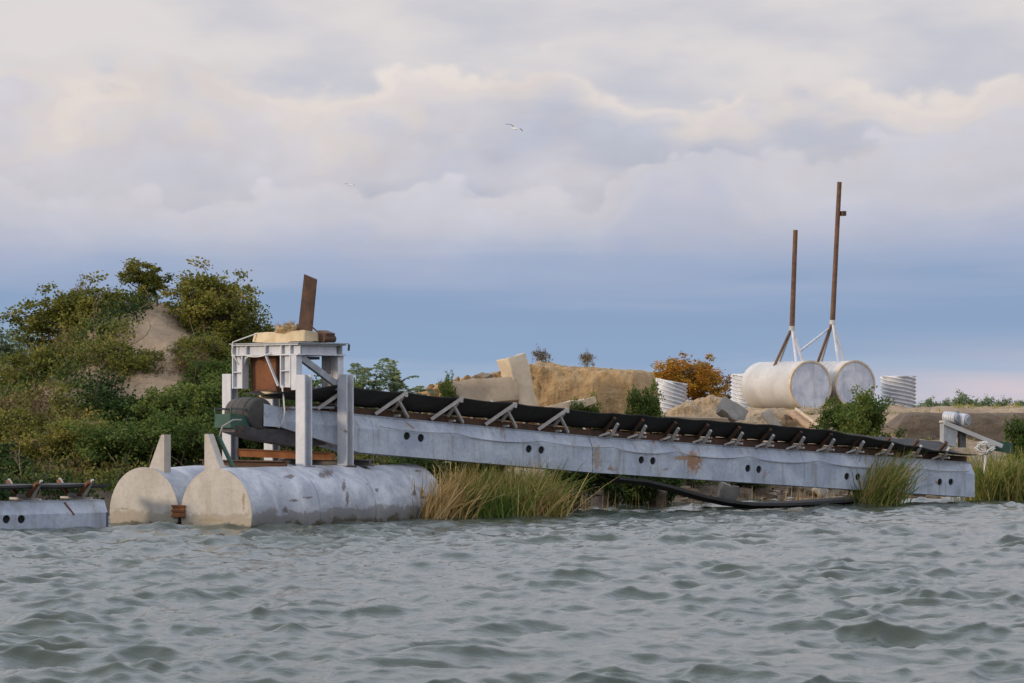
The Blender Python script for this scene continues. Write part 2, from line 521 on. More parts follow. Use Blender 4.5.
def leafmat(name, stops, rough=0.6, trans=0.28):
    m = bpy.data.materials.new(name)
    m.use_nodes = True
    k = NT(m.node_tree)
    t = k.n('ShaderNodeAttribute', attribute_name='tint').outputs['Fac']
    oi = k.n('ShaderNodeObjectInfo').outputs['Random']
    t2 = k.m('ADD', t, k.m('MULTIPLY', k.m('SUBTRACT', oi, 0.5), 0.25), clamp=True)
    col = k.ramp(t2, stops)
    d = k.n('ShaderNodeBsdfPrincipled', {'Base Color': col, 'Roughness': rough, 'Specular IOR Level': 0.12})
    tr = k.n('ShaderNodeBsdfTranslucent', {'Color': col})
    mx = k.n('ShaderNodeMixShader', {0: trans, 1: d.outputs[0], 2: tr.outputs[0]})
    o = k.n('ShaderNodeOutputMaterial')
    k.t.links.new(mx.outputs[0], o.inputs[0])
    MATS[name] = m


leafmat('leaf_olive', [(0.0, (0.070, 0.085, 0.015)), (0.45, (0.155, 0.155, 0.028)), (0.8, (0.243, 0.213, 0.041)), (1.0, (0.257, 0.159, 0.046))])
leafmat('leaf_green', [(0.0, (0.036, 0.065, 0.015)), (0.5, (0.083, 0.127, 0.027)), (1.0, (0.172, 0.186, 0.038))])
leafmat('leaf_dark', [(0.0, (0.021, 0.043, 0.012)), (0.5, (0.048, 0.082, 0.020)), (1.0, (0.103, 0.133, 0.029))])
leafmat('leaf_pale', [(0.0, (0.09, 0.14, 0.07)), (0.5, (0.15, 0.20, 0.10)), (1.0, (0.24, 0.26, 0.12))])
leafmat('leaf_brown', [(0.0, (0.10, 0.07, 0.03)), (0.5, (0.19, 0.125, 0.055)), (0.8, (0.20, 0.17, 0.04)), (1.0, (0.28, 0.18, 0.08))])
leafmat('leaf_autumn', [(0.0, (0.14, 0.06, 0.012)), (0.4, (0.30, 0.125, 0.016)), (0.75, (0.45, 0.23, 0.025)), (1.0, (0.24, 0.20, 0.03))])
leafmat('reed_green', [(0.0, (0.10, 0.15, 0.03)), (0.4, (0.20, 0.23, 0.05)), (0.65, (0.40, 0.29, 0.09)), (1.0, (0.60, 0.42, 0.17))])
leafmat('reed_fresh', [(0.0, (0.08, 0.15, 0.03)), (0.5, (0.17, 0.25, 0.05)), (0.8, (0.30, 0.30, 0.08)), (1.0, (0.50, 0.38, 0.15))])
leafmat('reed_straw', [(0.0, (0.27, 0.19, 0.06)), (0.4, (0.48, 0.30, 0.11)), (1.0, (0.65, 0.47, 0.23))])
leafmat('twig', [(0.0, (0.06, 0.045, 0.032)), (0.6, (0.13, 0.095, 0.065)), (1.0, (0.22, 0.17, 0.12))], trans=0.05)


def watermat():
    m = bpy.data.materials.new('water')
    m.use_nodes = True
    k = NT(m.node_tree)
    geo = k.n('ShaderNodeNewGeometry').outputs['Position']
    a = k.noise(k.vmul(geo, (0.8, 1.3, 1)), 7.0, 5, 0.6, 0.3)
    b = k.noise(k.vmul(geo, (1, 1.5, 1)), 22.0, 3, 0.6)
    h = k.m('ADD', a, k.m('MULTIPLY', b, 0.3))
    n = k.noise(geo, 0.25, 3)
    col = k.mix(n, (0.040, 0.050, 0.036), (0.054, 0.064, 0.046))
    k.principled(col, 0.07, k.bump(h, 0.34, 0.04), IOR=1.33)
    MATS['water'] = m


watermat()


# ------------------------------------------------------------------ ground and water
def shore(X):
    return np.interp(X, [-60, -20, -12, -8, -5, -1.5, 0.8, 2.2, 4, 8, 11, 14.5, 20, 60],
                     [74, 77.5, 79.5, 81.5, 81, 79.2, 80.5, 86, 90, 92.5, 93.5, 95.2, 96.5, 100])


def sstep(x):
    x = np.clip(x, 0, 1)
    return x * x * (3 - 2 * x)


def ground_z(X, Y):
    X = np.asarray(X, dtype=float)
    Y = np.asarray(Y, dtype=float)
    d = Y - shore(X)
    z = np.where(d < 0, d * 0.22, 0)
    z = z + 0.45 * sstep(d / 1.2) + 1.35 * sstep((d - 0.8) / 11.0)
    # low terrace edge and the flat land behind
    edge = np.interp(X, [-30, 0, 4, 8, 12, 20, 60], [108, 108, 112, 113, 107.0, 106.5, 106])
    edge = edge + 0.5 * fbm(X * 0.35, X * 0 + 3, 5)
    z = z + 0.40 * sstep((Y - edge) / 0.7) + 0.57 * sstep((Y - edge - 0.5) / 16.0)
    # hill on the left
    hill = np.exp(-np.abs((X + 11.6) / 3.1) ** 2.4 - np.abs((Y - 97.0) / 7.0) ** 2.4)
    z = z + 3.1 * hill + 1.2 * np.exp(-np.abs((X + 12.5) / 8.5) ** 3 - np.abs((Y - 97.0) / 11.0) ** 3)
    near = sstep((d + 0.5) / 2.0) * sstep((170 - Y) / 40)
    z = z + near * (0.30 * fbm(X * 0.45, Y * 0.45, 11) + 0.18 * fbm(X * 1.6, Y * 1.6, 21) * (1 + 1.5 * hill))
    far = sstep((Y - 170) / 300)
    z = z + far * 0.10 * fbm(X * 0.02, Y * 0.012, 31)
    return z - 0.06 * sstep((Y - 150) / 100)


def build_ground():
    xs = np.concatenate([-np.geomspace(3000, 34, 22), np.arange(-33, 40, 0.26), np.geomspace(41, 3000, 22)])
    ys = np.concatenate([np.arange(70, 126, 0.26), np.geomspace(126.5, 6000, 60)])
    X, Y = np.meshgrid(xs, ys)
    Z = ground_z(X, Y)
    v = np.stack([X, Y, Z], -1).reshape(-1, 3)
    nx, ny = len(xs), len(ys)
    i = np.arange(ny - 1)[:, None] * nx + np.arange(nx - 1)[None]
    q = np.stack([i, i + 1, i + nx + 1, i + nx], -1).reshape(-1, 4)
    o = link('ground', np_mesh('ground', v, q), MATS['soil'], smooth=True)
    tag(o, kind='structure')


build_ground()


def build_water():
    # rows get wider apart with distance, columns follow the field of view and thin out beyond it
    ys = np.concatenate([np.linspace(-60, 20, 16), np.linspace(24, 28, 8)[:-1], np.geomspace(28, 103, 640)])
    a = np.concatenate([-np.geomspace(3.0, 0.30, 10)[:-1], np.linspace(-0.29, 0.29, 620), np.geomspace(0.30, 3.0, 10)[1:]])
    AA, Y = np.meshgrid(a, ys)
    X = AA * np.maximum(np.abs(Y), 25)
    r = np.random.default_rng(3)
    Z = np.zeros_like(X)
    DX = np.zeros_like(X)
    DY = np.zeros_like(X)
    wind = R(-72)                                   # waves roll mostly towards the viewer
    for i in range(190):
        lam = 0.22 * (2.6 / 0.22) ** (r.random() ** 1.0)
        th = wind + r.normal(0, 0.75 if lam < 1.2 else 0.45)
        kx, ky = 2 * math.pi / lam * math.cos(th), 2 * math.pi / lam * math.sin(th)
        amp = 0.0054 * (lam / 1.0) ** 0.95 * r.uniform(0.5, 1.3) * (1.0 if lam < 2.3 else 0.75)
        ph = kx * X + ky * Y + r.uniform(0, 6.283)
        # keep short waves out of rows too coarse to carry them
        Z += amp * np.sin(ph)
        q = 0.85
        DX += q * amp * math.cos(th) * np.cos(ph)
        DY += q * amp * math.sin(th) * np.cos(ph)
    gust = 0.95 + 0.6 * fbm(X * 0.20, Y * 0.12, 71, 4)
    fade = sstep((Y - 22) / 6) * sstep((0.33 - np.abs(AA)) / 0.05) * np.interp(Y, [30, 70, 95], [1.0, 0.95, 0.7]) * gust
    v = np.stack([X + DX * fade, Y + DY * fade, Z * fade], -1).reshape(-1, 3)
    nx, ny = len(a), len(ys)
    i = np.arange(ny - 1)[:, None] * nx + np.arange(nx - 1)[None]
    q = np.stack([i, i + 1, i + nx + 1, i + nx], -1).reshape(-1, 4)
    o = link('water', np_mesh('water', v, q), MATS['water'], smooth=True)
    tag(o, kind='structure')


build_water()


# ------------------------------------------------------------------ pontoons
PA = R(-35)                                        # pontoon heading: axis 35 degrees off the line of sight
GAN = R(-42)                                       # heading of the gantry standing on them
PO = Vector((-7.1, 72.0, 0))
bV = Vector((math.cos(PA), math.sin(PA), 0))
aV = Vector((-math.sin(PA), math.cos(PA), 0))
gB = Vector((math.cos(GAN), math.sin(GAN), 0))
gA = Vector((-math.sin(GAN), math.cos(GAN), 0))
PR, PZ = 1.11, 0.29


def circle(r, n, y, cz=0.0, cx=0.0):
    return [(cx + r * math.cos(2 * math.pi * i / n), y, cz + r * math.sin(2 * math.pi * i / n)) for i in range(n)]


def pontoon(label, org, length):
    t = thing('floating_pontoon', label, 'pontoon', org, PA, 'steel pontoons moored in the water')
    m = MB()
    rings = []
    for j in range(29):
        y = 0.015 + (length - 0.03) * j / 28
        ring = []
        for i in range(64):
            th = 2 * math.pi * i / 64
            dent = 0.035 * mnoise.noise(Vector((math.cos(th) * 1.3 + org[0], y * 0.9, math.sin(th) * 1.3)))
            ring.append(((PR + dent) * math.cos(th), y, PZ + (PR + dent) * math.sin(th)))
        rings.append(ring)
    m.loft(rings, True, False)
    hull = m.build('hull', MATS['pontoon_shade_paint'], t, smooth=True)
    for y0, y1 in ((-0.008, 0.02), (length - 0.02, length + 0.008)):
        MB().loft([circle(PR + 0.004, 64, y0, PZ), circle(PR + 0.004, 64, y1, PZ)]).build('end_cap', MATS['cap_sunlit_paint'], t, smooth=40)
    for y in (length * 0.34, length * 0.63, length * 0.86):
        MB().loft([circle(PR + 0.014, 64, y - 0.008, PZ), circle(PR + 0.014, 64, y + 0.008, PZ)], True, False).build('weld_seam', MATS['pontoon_shade_paint'], hull, smooth=True)
    return t


PL = 7.7
pon1 = pontoon('long grey steel pontoon with cream round end, carrying the two nearest white posts', PO, PL)
pon2 = pontoon('pontoon half hidden behind, cream round end beside the low conveyor on the left', PO - bV * 2.32, PL)


def guide(parent, pts, y0, y1):
    MB().prism([(x, y0, z) for x, z in pts], [(x, y1, z) for x, z in pts]).build('guide_fin', MATS['cap_sunlit_paint'], parent)


guide(pon2, [(0.02, 1.36), (0.52, 1.20), (0.52, 2.20), (0.42, 2.20)], 0.16, 0.40)
guide(pon1, [(-0.76, 1.02), (-0.26, 1.34), (-0.28, 1.42), (-0.65, 2.22), (-0.76, 2.22)], 0.45, 0.66)
# mooring coupling between the two ends
t = thing('pontoon_coupling', 'small rusty steel coupling box between the two round pontoon ends', 'coupling', PO - bV * 1.16 - aV * 0.02 + Vector((0, 0, 0.36)), PA)
MB().box(-0.19, 0.19, -0.03, 0.12, -0.16, 0.14).build('plate', MATS['orange_rust'], t)
for zz in (-0.13, 0.0, 0.12):
    MB().box(-0.205, 0.205, -0.06, -0.033, zz - 0.022, zz + 0.022).build('strap', MATS['rust'], t)
# deck beams lying across both pontoons
GA = PO + aV * 3.34                                 # foot of the nearest post


def deck_beam(label, mat, w, z0, z1, x0, x1, dep):
    t = thing('deck_beam', label, 'steel beam', GA + gA * w, GAN, 'steel beams lying across the pontoons')
    h = (z1 - z0)
    MB().box(x0, x1, -dep / 2, dep / 2, z0, z0 + h * 0.16).build('flange', mat, t)
    MB().box(x0, x1, -dep / 2, dep / 2, z1 - h * 0.16, z1).build('flange', mat, t)
    MB().box(x0, x1, -dep / 8, dep / 8, z0 + h * 0.16, z1 - h * 0.16).build('web', mat, t)
    return t


deck_beam('dark rusty I-beam across the pontoons just in front of the near white post', MATS['dark_rust'], -0.55, 1.37, 1.54, -3.1, -0.05, 0.3)
deck_beam('dark steel I-beam across the pontoons behind the farther near-side post', MATS['dark_steel'], 2.05, 1.37, 1.54, -3.0, 0.3, 0.3)
t = thing('orange_channel', 'orange rusty channel lying low between the white gantry posts', 'steel beam', GA, GAN)
MB().bar((-2.52, 0.16, 1.70), (-0.1, 1.12, 1.62), 0.22, 0.17).build('web', MATS['orange_rust'], t)
MB().bar((-2.50, 0.06, 1.80), (-0.1, 1.02, 1.72), 0.10, 0.03).build('flange', MATS['rust'], t)
t = thing('pipe_stub', 'green pipe leaning against the pale fin on the near pontoon', 'pipe', PO, PA)
MB().tube([(-0.60, 0.80, 2.14), (-0.18, 0.86, 1.38)], 0.055, 8).build('pipe', MATS['green_paint'], t, smooth=40)
MB().tube([(-0.60, 0.80, 2.12), (-0.57, 0.9, 2.40), (-0.40, 1.1, 2.56), (-0.3, 1.3, 2.56)], 0.022, 6).build('hose', MATS['cable_grey'], t, smooth=True)


# ------------------------------------------------------------------ hopper gantry
def h_section(m, x0, x1, y0, y1, z0, z1, tf=0.035, tw=0.03, open_axis='y'):
    if open_axis == 'x':        # flanges face along y (front and back), web between
        m.box(x0, x1, y0, y0 + tf, z0, z1)
        m.box(x0, x1, y1 - tf, y1, z0, z1)
        xc = (x0 + x1) / 2
        m.box(xc - tw / 2, xc + tw / 2, y0 + tf, y1 - tf, z0, z1)
    else:
        m.box(x0, x0 + tf, y0, y1, z0, z1)
        m.box(x1 - tf, x1, y0, y1, z0, z1)
        yc = (y0 + y1) / 2
        m.box(x0 + tf, x1 - tf, yc - tw / 2, yc + tw / 2, z0, z1)
    return m


def build_gantry():
    W = MATS['white_paint']
    g = thing('hopper_gantry', 'white steel gantry on four posts holding a rusty chute above the pontoons', 'gantry', GA, GAN)
    GX, GY = -2.7, 1.46
    FX = -2.42                                     # the upper frame sits just inside the posts
    for (x, y, zt, zb) in ((0, 0, 3.68, 1.385), (0, GY, 3.70, 1.385), (GX, 0, 3.72, 1.38), (GX, GY, 3.72, 1.38)):
        p = h_section(MB(), x - 0.16, x + 0.16, y - 0.13, y + 0.13, zb, zt, open_axis='x').build('post', W, g)
        MB().box(x - 0.21, x + 0.21, y - 0.19, y + 0.19, zb - 0.03, zb + 0.012).build('base_plate', MATS['dark_rust'], p)
    Z0, Z1 = 4.17, 4.46
    # top beams: I sections with stiffeners
    for y in (0.0, GY):
        b = MB()
        b.box(FX - 0.12, -0.10, y - 0.11, y + 0.11, Z0, Z0 + 0.035).box(FX - 0.12, -0.10, y - 0.11, y + 0.11, Z1 - 0.035, Z1)
        b.box(FX - 0.10, -0.12, y - 0.015, y + 0.015, Z0 + 0.035, Z1 - 0.035)
        o = b.build('top_beam', W, g)
        for x in (FX - 0.09, FX + 0.42, -1.30, -0.72, -0.40):
            MB().box(x - 0.012, x + 0.012, y - 0.10, y + 0.10, Z0 + 0.037, Z1 - 0.037).build('stiffener', W, o)
    for x in (-0.22, FX):
        b = MB()
        b.box(x - 0.11, x + 0.11, 0.115, GY - 0.115, Z0 + 0.002, Z0 + 0.037).box(x - 0.11, x + 0.11, 0.115, GY - 0.115, Z1 - 0.037, Z1 - 0.002)
        b.box(x - 0.015, x + 0.015, 0.115, GY - 0.115, Z0 + 0.037, Z1 - 0.037)
        b.build('top_beam', W, g)
    # upper legs sliding inside the post tops
    for (x, y, zb) in ((-0.56, 0.0, 3.36), (-0.56, GY, 3.36), (FX + 0.10, 0.0, 3.34), (FX + 0.10, GY, 3.34)):
        o = h_section(MB(), x - 0.19, x + 0.19, y - 0.11, y + 0.11, zb, Z0 - 0.002).build('upper_leg', W, g)
        for zz in (zb + 0.02, zb + 0.42):
            MB().box(x - 0.155, x + 0.155, y - 0.10, y - 0.018, zz - 0.012, zz + 0.012).build('stiffener', W, o)
    for (x, y) in ((-0.245, 0.0), (-0.245, GY)):
        MB().box(x - 0.11, x + 0.075, y - 0.10, y + 0.10, 3.30, Z0 - 0.003).build('inner_post', W, g)
    # haunch plates and diagonal braces
    s = 1
    for y in (0.0, GY):
        x0 = FX + 0.295
        MB().prism([(x0, y - 0.05, Z0 - 0.004), (x0 + 0.20, y - 0.05, Z0 - 0.004), (x0 + 0.06, y - 0.05, Z0 - 0.08), (x0, y - 0.05, Z0 - 0.24)],
                   [(x0, y + 0.05, Z0 - 0.004), (x0 + 0.20, y + 0.05, Z0 - 0.004), (x0 + 0.06, y + 0.05, Z0 - 0.08), (x0, y + 0.05, Z0 - 0.24)]).build('haunch', W, g)
    MB().bar((-1.22, -0.13, Z0 - 0.02), (-0.78, -0.13, 3.40), 0.03, 0.07, (0, 1, 0)).build('brace', W, g)
    MB().bar((-0.24, 0.12, Z0 - 0.06), (-0.24, GY - 0.12, 3.46), 0.12, 0.16).build('brace', MATS['grey_steel'], g)
    # deck plate
    MB().box(FX - 0.17, -0.04, -0.14, GY + 0.17, Z1 + 0.002, Z1 + 0.03).build('deck_plate', MATS['grey_steel'], g)
    MB().bar((-0.06, GY + 0.19, Z1 + 0.0), (-0.08, GY + 0.19, Z1 - 0.16), 0.03, 0.05).build('hook', MATS['dark_steel'], g)
    MB().box(-0.95, -0.36, 0.5, 0.9, Z0 - 0.10, Z0 - 0.03).build('hanger_plate', MATS['dark_steel'], g)
    # rusty chute hanging through the deck
    cx, cy = -1.66, 0.60
    c = MB().prism([(cx - 0.50, cy - 0.42, 4.30), (cx + 0.50, cy - 0.42, 4.30), (cx + 0.50, cy + 0.42, 4.30), (cx - 0.50, cy + 0.42, 4.30)],
                   [(cx - 0.46, cy - 0.38, 3.27), (cx + 0.46, cy - 0.38, 3.27), (cx + 0.46, cy + 0.38, 3.27), (cx - 0.46, cy + 0.38, 3.27)]).build('chute', MATS['rust'], g)
    for dx in (-0.475, 0.475):
        MB().bar((cx + dx, cy - 0.415, 4.28), (cx + dx * 0.94, cy - 0.385, 3.29), 0.04, 0.03).build('corner_angle', MATS['dark_rust'], c)
    MB().box(cx - 0.48, cx + 0.48, cy - 0.405, cy - 0.385, 3.27, 3.32).build('lower_lip', MATS['dark_rust'], c)
    MB().cyl((cx, cy, 3.08), (cx, cy, 3.265), 0.42, 0.42, 24).build('chute_ring', MATS['sack'], g, smooth=40)
    return g


build_gantry()
GL = lambda x, y, z: GA + gB * x + gA * y + Vector((0, 0, z))


def blob(name, mat, parent, c, s, seed, sub_=3, amp=0.18, freq=1.6, smooth=True):
    bm = bmesh.new()
    bmesh.ops.create_icosphere(bm, subdivisions=sub_, radius=1)
    for v in bm.verts:
        n = mnoise.fractal(v.co * freq + Vector((seed * 3.1, seed, 0)), 1.0, 2.0, 3)
        v.co = v.co * (1 + amp * n)
        v.co = Vector((v.co.x * s[0], v.co.y * s[1], v.co.z * s[2])) + Vector(c)
    me = bpy.data.meshes.new(name)
    bm.to_mesh(me)
    bm.free()
    return link(name, me, mat, parent, smooth)


def chunk(name, mat, parent, size, seed, loc=(0, 0, 0), rot=(0, 0, 0), amp=0.06, cuts=4):
    """a broken concrete block: subdivided box with chipped, uneven faces"""
    bm = bmesh.new()
    bmesh.ops.create_cube(bm, size=1)
    bmesh.ops.bevel(bm, geom=list(bm.edges), offset=0.03, segments=1, affect='EDGES')
    bmesh.ops.subdivide_edges(bm, edges=list(bm.edges), cuts=cuts, use_grid_fill=True)
    for v in bm.verts:
        p = Vector((v.co.x * size[0], v.co.y * size[1], v.co.z * size[2]))
        n = mnoise.noise_vector(p * 1.7 + Vector((seed * 5.3, seed * 2.1, 0))) * amp + mnoise.noise_vector(p * 6 + Vector((seed, 0, 0))) * amp * 0.4
        v.co = p + n
    me = bpy.data.meshes.new(name)
    bm.to_mesh(me)
    bm.free()
    o = link(name, me, mat, parent, smooth=35)
    o.location = loc
    o.rotation_euler = rot
    return o


o = chunk('sand_block', MATS['sack'], None, (1.85, 0.9, 0.24), 2, GL(-1.22, 0.72, 4.49 + 0.13), (0, 0, GAN), 0.09)
tag(o, 'sand coloured block lying on top of the gantry deck', 'block')
o = blob('straw_heap', MATS['straw'], None, GL(-1.25, 0.70, 4.80), (0.36, 0.28, 0.16), 4, amp=0.35, freq=2.5)
tag(o, 'heap of straw and sand beside the tall rusty plate', 'straw')
rs = np.random.default_rng(5)
m = MB()
for _ in range(150):
    a_, q_ = rs.uniform(0, 6.28), rs.uniform(0, 0.3)
    b_ = GL(-1.25, 0.70, 4.80) + Vector((math.cos(a_) * q_, math.sin(a_) * q_, rs.uniform(-0.02, 0.10)))
    d_ = Vector((rs.normal(0, 0.5), rs.normal(0, 0.5), rs.uniform(0.2, 1.0))).normalized() * rs.uniform(0.12, 0.30)
    m.tube([b_, b_ + d_ * 0.6, b_ + d_ + Vector((0, 0, -0.03))], [0.010, 0.008, 0.003], 3)
tag(m.build('straw_wisps', MATS['straw'], o), kind='stuff')


def rusty_plate():
    t = thing('rusty_plate', 'tall tapering rusty steel plate standing upright on the gantry', 'steel plate', GL(-0.80, 0.72, 4.70), GAN)
    # a folded sheet: two faces meeting at an edge, 2 cm thick
    b0, b1, b2 = Vector((-0.34, 0.16, 0)), Vector((-0.16, -0.02, 0)), Vector((0.22, 0.10, 0))
    t0, t1, t2 = Vector((-0.02, 0.12, 1.52)), Vector((0.02, 0.04, 1.53)), Vector((0.28, 0.22, 1.40))
    off = Vector((0, 0.03, 0))
    MB().prism([b0, b1, t1, t0], [p + off for p in (b0, b1, t1, t0)]).build('side_sheet', MATS['rust'], t)
    MB().prism([b1 + Vector((0.002, 0, 0)), b2, t2, t1 + Vector((0.002, 0, 0))], [p + off for p in (b1 + Vector((0.002, 0, 0)), b2, t2, t1 + Vector((0.002, 0, 0)))]).build('front_sheet', MATS['dark_rust'], t)
    MB().tube([(0.16, 0.0, 0.38), (0.26, 0.05, 0.22), (0.42, 0.2, 0.02)], 0.02, 6).build('stay_rod', MATS['dark_rust'], t)
    t = thing('scrap_bracket', 'lump of dark rusty scrap at the right of the gantry deck', 'scrap', GL(-0.26, 0.95, 4.49), GAN)
    MB().bar((-0.42, 0, 0.04), (-0.05, 0, 0.22), 0.2, 0.1).build('arm', MATS['dark_rust'], t)
    MB().prism([(-0.10, -0.16, 0.06), (0.20, -0.16, 0.04), (0.24, -0.16, 0.24), (-0.04, -0.16, 0.32)], [(-0.10, 0.16, 0.06), (0.20, 0.16, 0.04), (0.24, 0.16, 0.24), (-0.04, 0.16, 0.32)]).build('block', MATS['dark_rust'], t)
    MB().cyl((0.16, -0.20, 0.10), (0.16, 0.2, 0.10), 0.09, seg=12).build('bush', MATS['dark_rust'], t)


rusty_plate()


def sag(p0, p1, drop, n=10):
    p0, p1 = Vector(p0), Vector(p1)
    return [p0.lerp(p1, i / n) - Vector((0, 0, drop * 4 * (i / n) * (1 - i / n))) for i in range(n + 1)]


t = MB().tube([GL(-2.2, -0.16, 3.95), GL(-2.45, -0.17, 4.25), GL(-2.42, -0.17, 4.52), GL(-2.2, 0.0, 4.62), GL(-2.05, 0.3, 4.74), GL(-1.7, 0.5, 4.76)], 0.018, 6).build('rope', MATS['rope_white'], smooth=True)
tag(t, 'pale rope looped over the upper left corner of the gantry', 'rope', 'ropes hanging on the gantry')
t = MB().tube(sag(GL(-2.1, -0.17, 4.22), GL(-1.0, -0.17, 4.24), 0.09), 0.016, 6).build('rope', MATS['rope_white'], smooth=True)
tag(t, 'thin rope sagging along the front top beam above the chute', 'rope', 'ropes hanging on the gantry')
t = MB().tube([GL(-0.62, -0.16, 3.42), GL(-0.52, -0.2, 3.1), GL(-0.48, -0.2, 2.75), GL(-0.54, -0.2, 2.5), GL(-0.68, -0.2, 2.36), GL(-0.82, -0.2, 2.38)], 0.022, 6).build('rope', MATS['rope_white'], smooth=True)
tag(t, 'white rope dangling beside the nearest post down to the conveyor', 'rope', 'ropes hanging on the gantry')

# ------------------------------------------------------------------ main conveyor
CA = R(38)
C0 = Vector((-5.7, 75.75, 0))
cV = Vector((math.cos(CA), math.sin(CA), 0))
nV = Vector((math.sin(CA), -math.cos(CA), 0))        # towards the viewer
TEND = 24.55
TJ = 9.65


def gb(t):
    return float(np.interp(t, [-0.45, 10.0, 25.2], [1.905, 1.075, 0.115]))


def gh(t):
    return float(np.interp(t, [0, 10, 25], [0.98, 0.99, 1.06]))


def build_conveyor():
    c = thing('belt_conveyor', 'long pale blue-grey belt conveyor sloping down to the water', 'conveyor', C0, CA)
    # local x runs down the conveyor, local -y faces the viewer

    def girder(ts, bottoms=None, hw=0.5):
        rings = []
        for i, t_ in enumerate(ts):
            b = gb(t_) if bottoms is None or bottoms[i] is None else bottoms[i]
            top = gb(t_) + gh(t_)
            wt = max(b + 0.05, top - 0.36)
            prof = [(-hw, b), (-hw, wt), (-hw + 0.17, top - 0.05), (-hw + 0.15, top), (hw - 0.15, top), (hw - 0.17, top - 0.05), (hw, wt), (hw, b)]
            rings.append([(t_, y, z) for y, z in prof])
        return MB().loft(rings)

    def pxt(px):
        k = (px - 512) / F
        p0 = C0 + nV * 0.5
        return (k * p0.y - p0.x) / (cV.x - k * cV.y)

    holes = [(407, 436), (421, 438), (529, 449), (541.5, 450), (641.5, 460), (653, 461), (748, 468.5), (759, 469.5), (847, 476.5), (858, 477), (940, 482), (951, 482)]

    def drilled(mb, name, t0, t1):
        o = mb.build(name, MATS['girder_paint'], c)
        cut = MB()
        for px, py in holes:
            t_ = pxt(px)
            if t0 < t_ < t1:
                pt = C0 + cV * t_ + nV * 0.5
                z = H0 + (YH - py) / F * pt.y
                cut.cyl((t_, -0.7, z), (t_, 0.30, z), 0.105, seg=20)
        co = cut.build('cutter', None, c)
        md = o.modifiers.new('b', 'BOOLEAN')
        md.object = co
        md.operation = 'DIFFERENCE'
        md.solver = 'EXACT'
        bpy.context.view_layer.update()
        dg = bpy.context.evaluated_depsgraph_get()
        me = bpy.data.meshes.new_from_object(o.evaluated_get(dg))
        o.modifiers.clear()
        o.data = me
        bpy.data.objects.remove(co)
        for px, py in holes:
            t_ = pxt(px)
            if t0 < t_ < t1:
                pt = C0 + cV * t_ + nV * 0.5
                z = H0 + (YH - py) / F * pt.y
                # black cylinder stands in for the shade inside each open hole
                MB().cyl((t_, -0.455, z), (t_, 0.25, z), 0.103, seg=16).build('hole_shade', MATS['hole_dark'], o)
        return o

    g1 = drilled(girder([-0.45, 1.9, 5.9, TJ - 0.04], [2.36, None, None, None]), 'girder', -0.4, TJ)
    g2 = drilled(girder([TJ + 0.04, 17.5, TEND]), 'girder', TJ, TEND)
    # joint straps and seams
    for t_, w, mt in ((TJ, 0.05, 'girder_paint'), (2.35, 0.03, 'girder_paint'), (17.5, 0.025, 'girder_paint')):
        b, top = gb(t_), gb(t_) + gh(t_)
        m = MB()
        hw = 0.512
        prof = [(-hw, b - 0.012), (-hw, top - 0.36), (-hw + 0.17, top - 0.045), (-hw + 0.15, top + 0.006), (hw - 0.15, top + 0.006), (hw - 0.17, top - 0.045), (hw, top - 0.36), (hw, b - 0.012)]
        m.loft([[(t_ - w / 2, y, z) for y, z in prof], [(t_ + w / 2, y, z) for y, z in prof]])
        m.build('joint_strap', MATS[mt], c)
    MB().box(-0.44, 1.2, -0.40, -0.34, gb(0.4) + 1.0, gb(0.4) + 1.05).build('rail', MATS['girder_paint'], c)
    for t_ in (-0.35, 0.15, 0.65, 1.1):
        MB().box(t_ - 0.02, t_ + 0.02, -0.39, -0.35, gb(t_) + 0.97, gb(0.4) + 1.0).build('rail_post', MATS['rust'], c)

    # idlers: one built, the rest copied
    def idler_meshes(half, rise):
        inner = half * 0.36
        r = 0.055
        mid = MB().cyl((0, -inner, 0.10), (0, inner, 0.10), r, seg=10)
        wing_n = MB().cyl((0, -inner - 0.05, 0.105), (0, -half, 0.10 + rise), r, seg=10)
        wing_f = MB().cyl((0, inner + 0.05, 0.105), (0, half, 0.10 + rise), r, seg=10)
        br = MB()
        br.bar((0.09, -half - 0.05, 0.0), (0.09, half + 0.05, 0.0), 0.06, 0.05)
        for s in (-1, 1):
            br.bar((0.09, s * 0.46, -0.06), (0.07, s * (half + 0.06), 0.30), 0.06, 0.08)
            br.bar((0.09, s * (inner + 0.02), 0.0), (0.07, s * (inner + 0.02), 0.13), 0.04, 0.05)
            br.bar((0.02, s * 0.50, 0.06), (-0.24, s * 0.36, -0.06), 0.05, 0.05)
        return mid, wing_n, wing_f, br

    half, rise = 0.70, 0.36
    mid, wn, wf, br = idler_meshes(half, rise)
    br1 = MB()
    br1.bar((0.09, -0.5, -0.02), (0.09, 0.5, -0.02), 0.06, 0.05)
    for sg_ in (-1, 1):
        br1.bar((0.07, sg_ * (half + 0.05), 0.20 + rise), (-0.58, sg_ * 0.36, -0.03), 0.09, 0.09)
        br1.bar((-0.12, sg_ * 0.66, 0.40), (0.46, sg_ * 0.36, -0.04), 0.06, 0.07)
        br1.bar((0.07, sg_ * (half + 0.05), 0.10 + rise), (0.07, sg_ * (half + 0.05), 0.24 + rise), 0.08, 0.08)
    proto = sub('idler', c)
    pr = [mid.build('roller', MATS['roller'], proto, smooth=40), wn.build('roller', MATS['roller'], proto, smooth=40),
          wf.build('roller', MATS['roller'], proto, smooth=40), br1.build('bracket', MATS['roller'], proto)]
    br2, dark = None, {}
    ts = list(np.arange(1.3, 10.6, 1.78)) + list(np.arange(11.2, 24.2, 1.19))
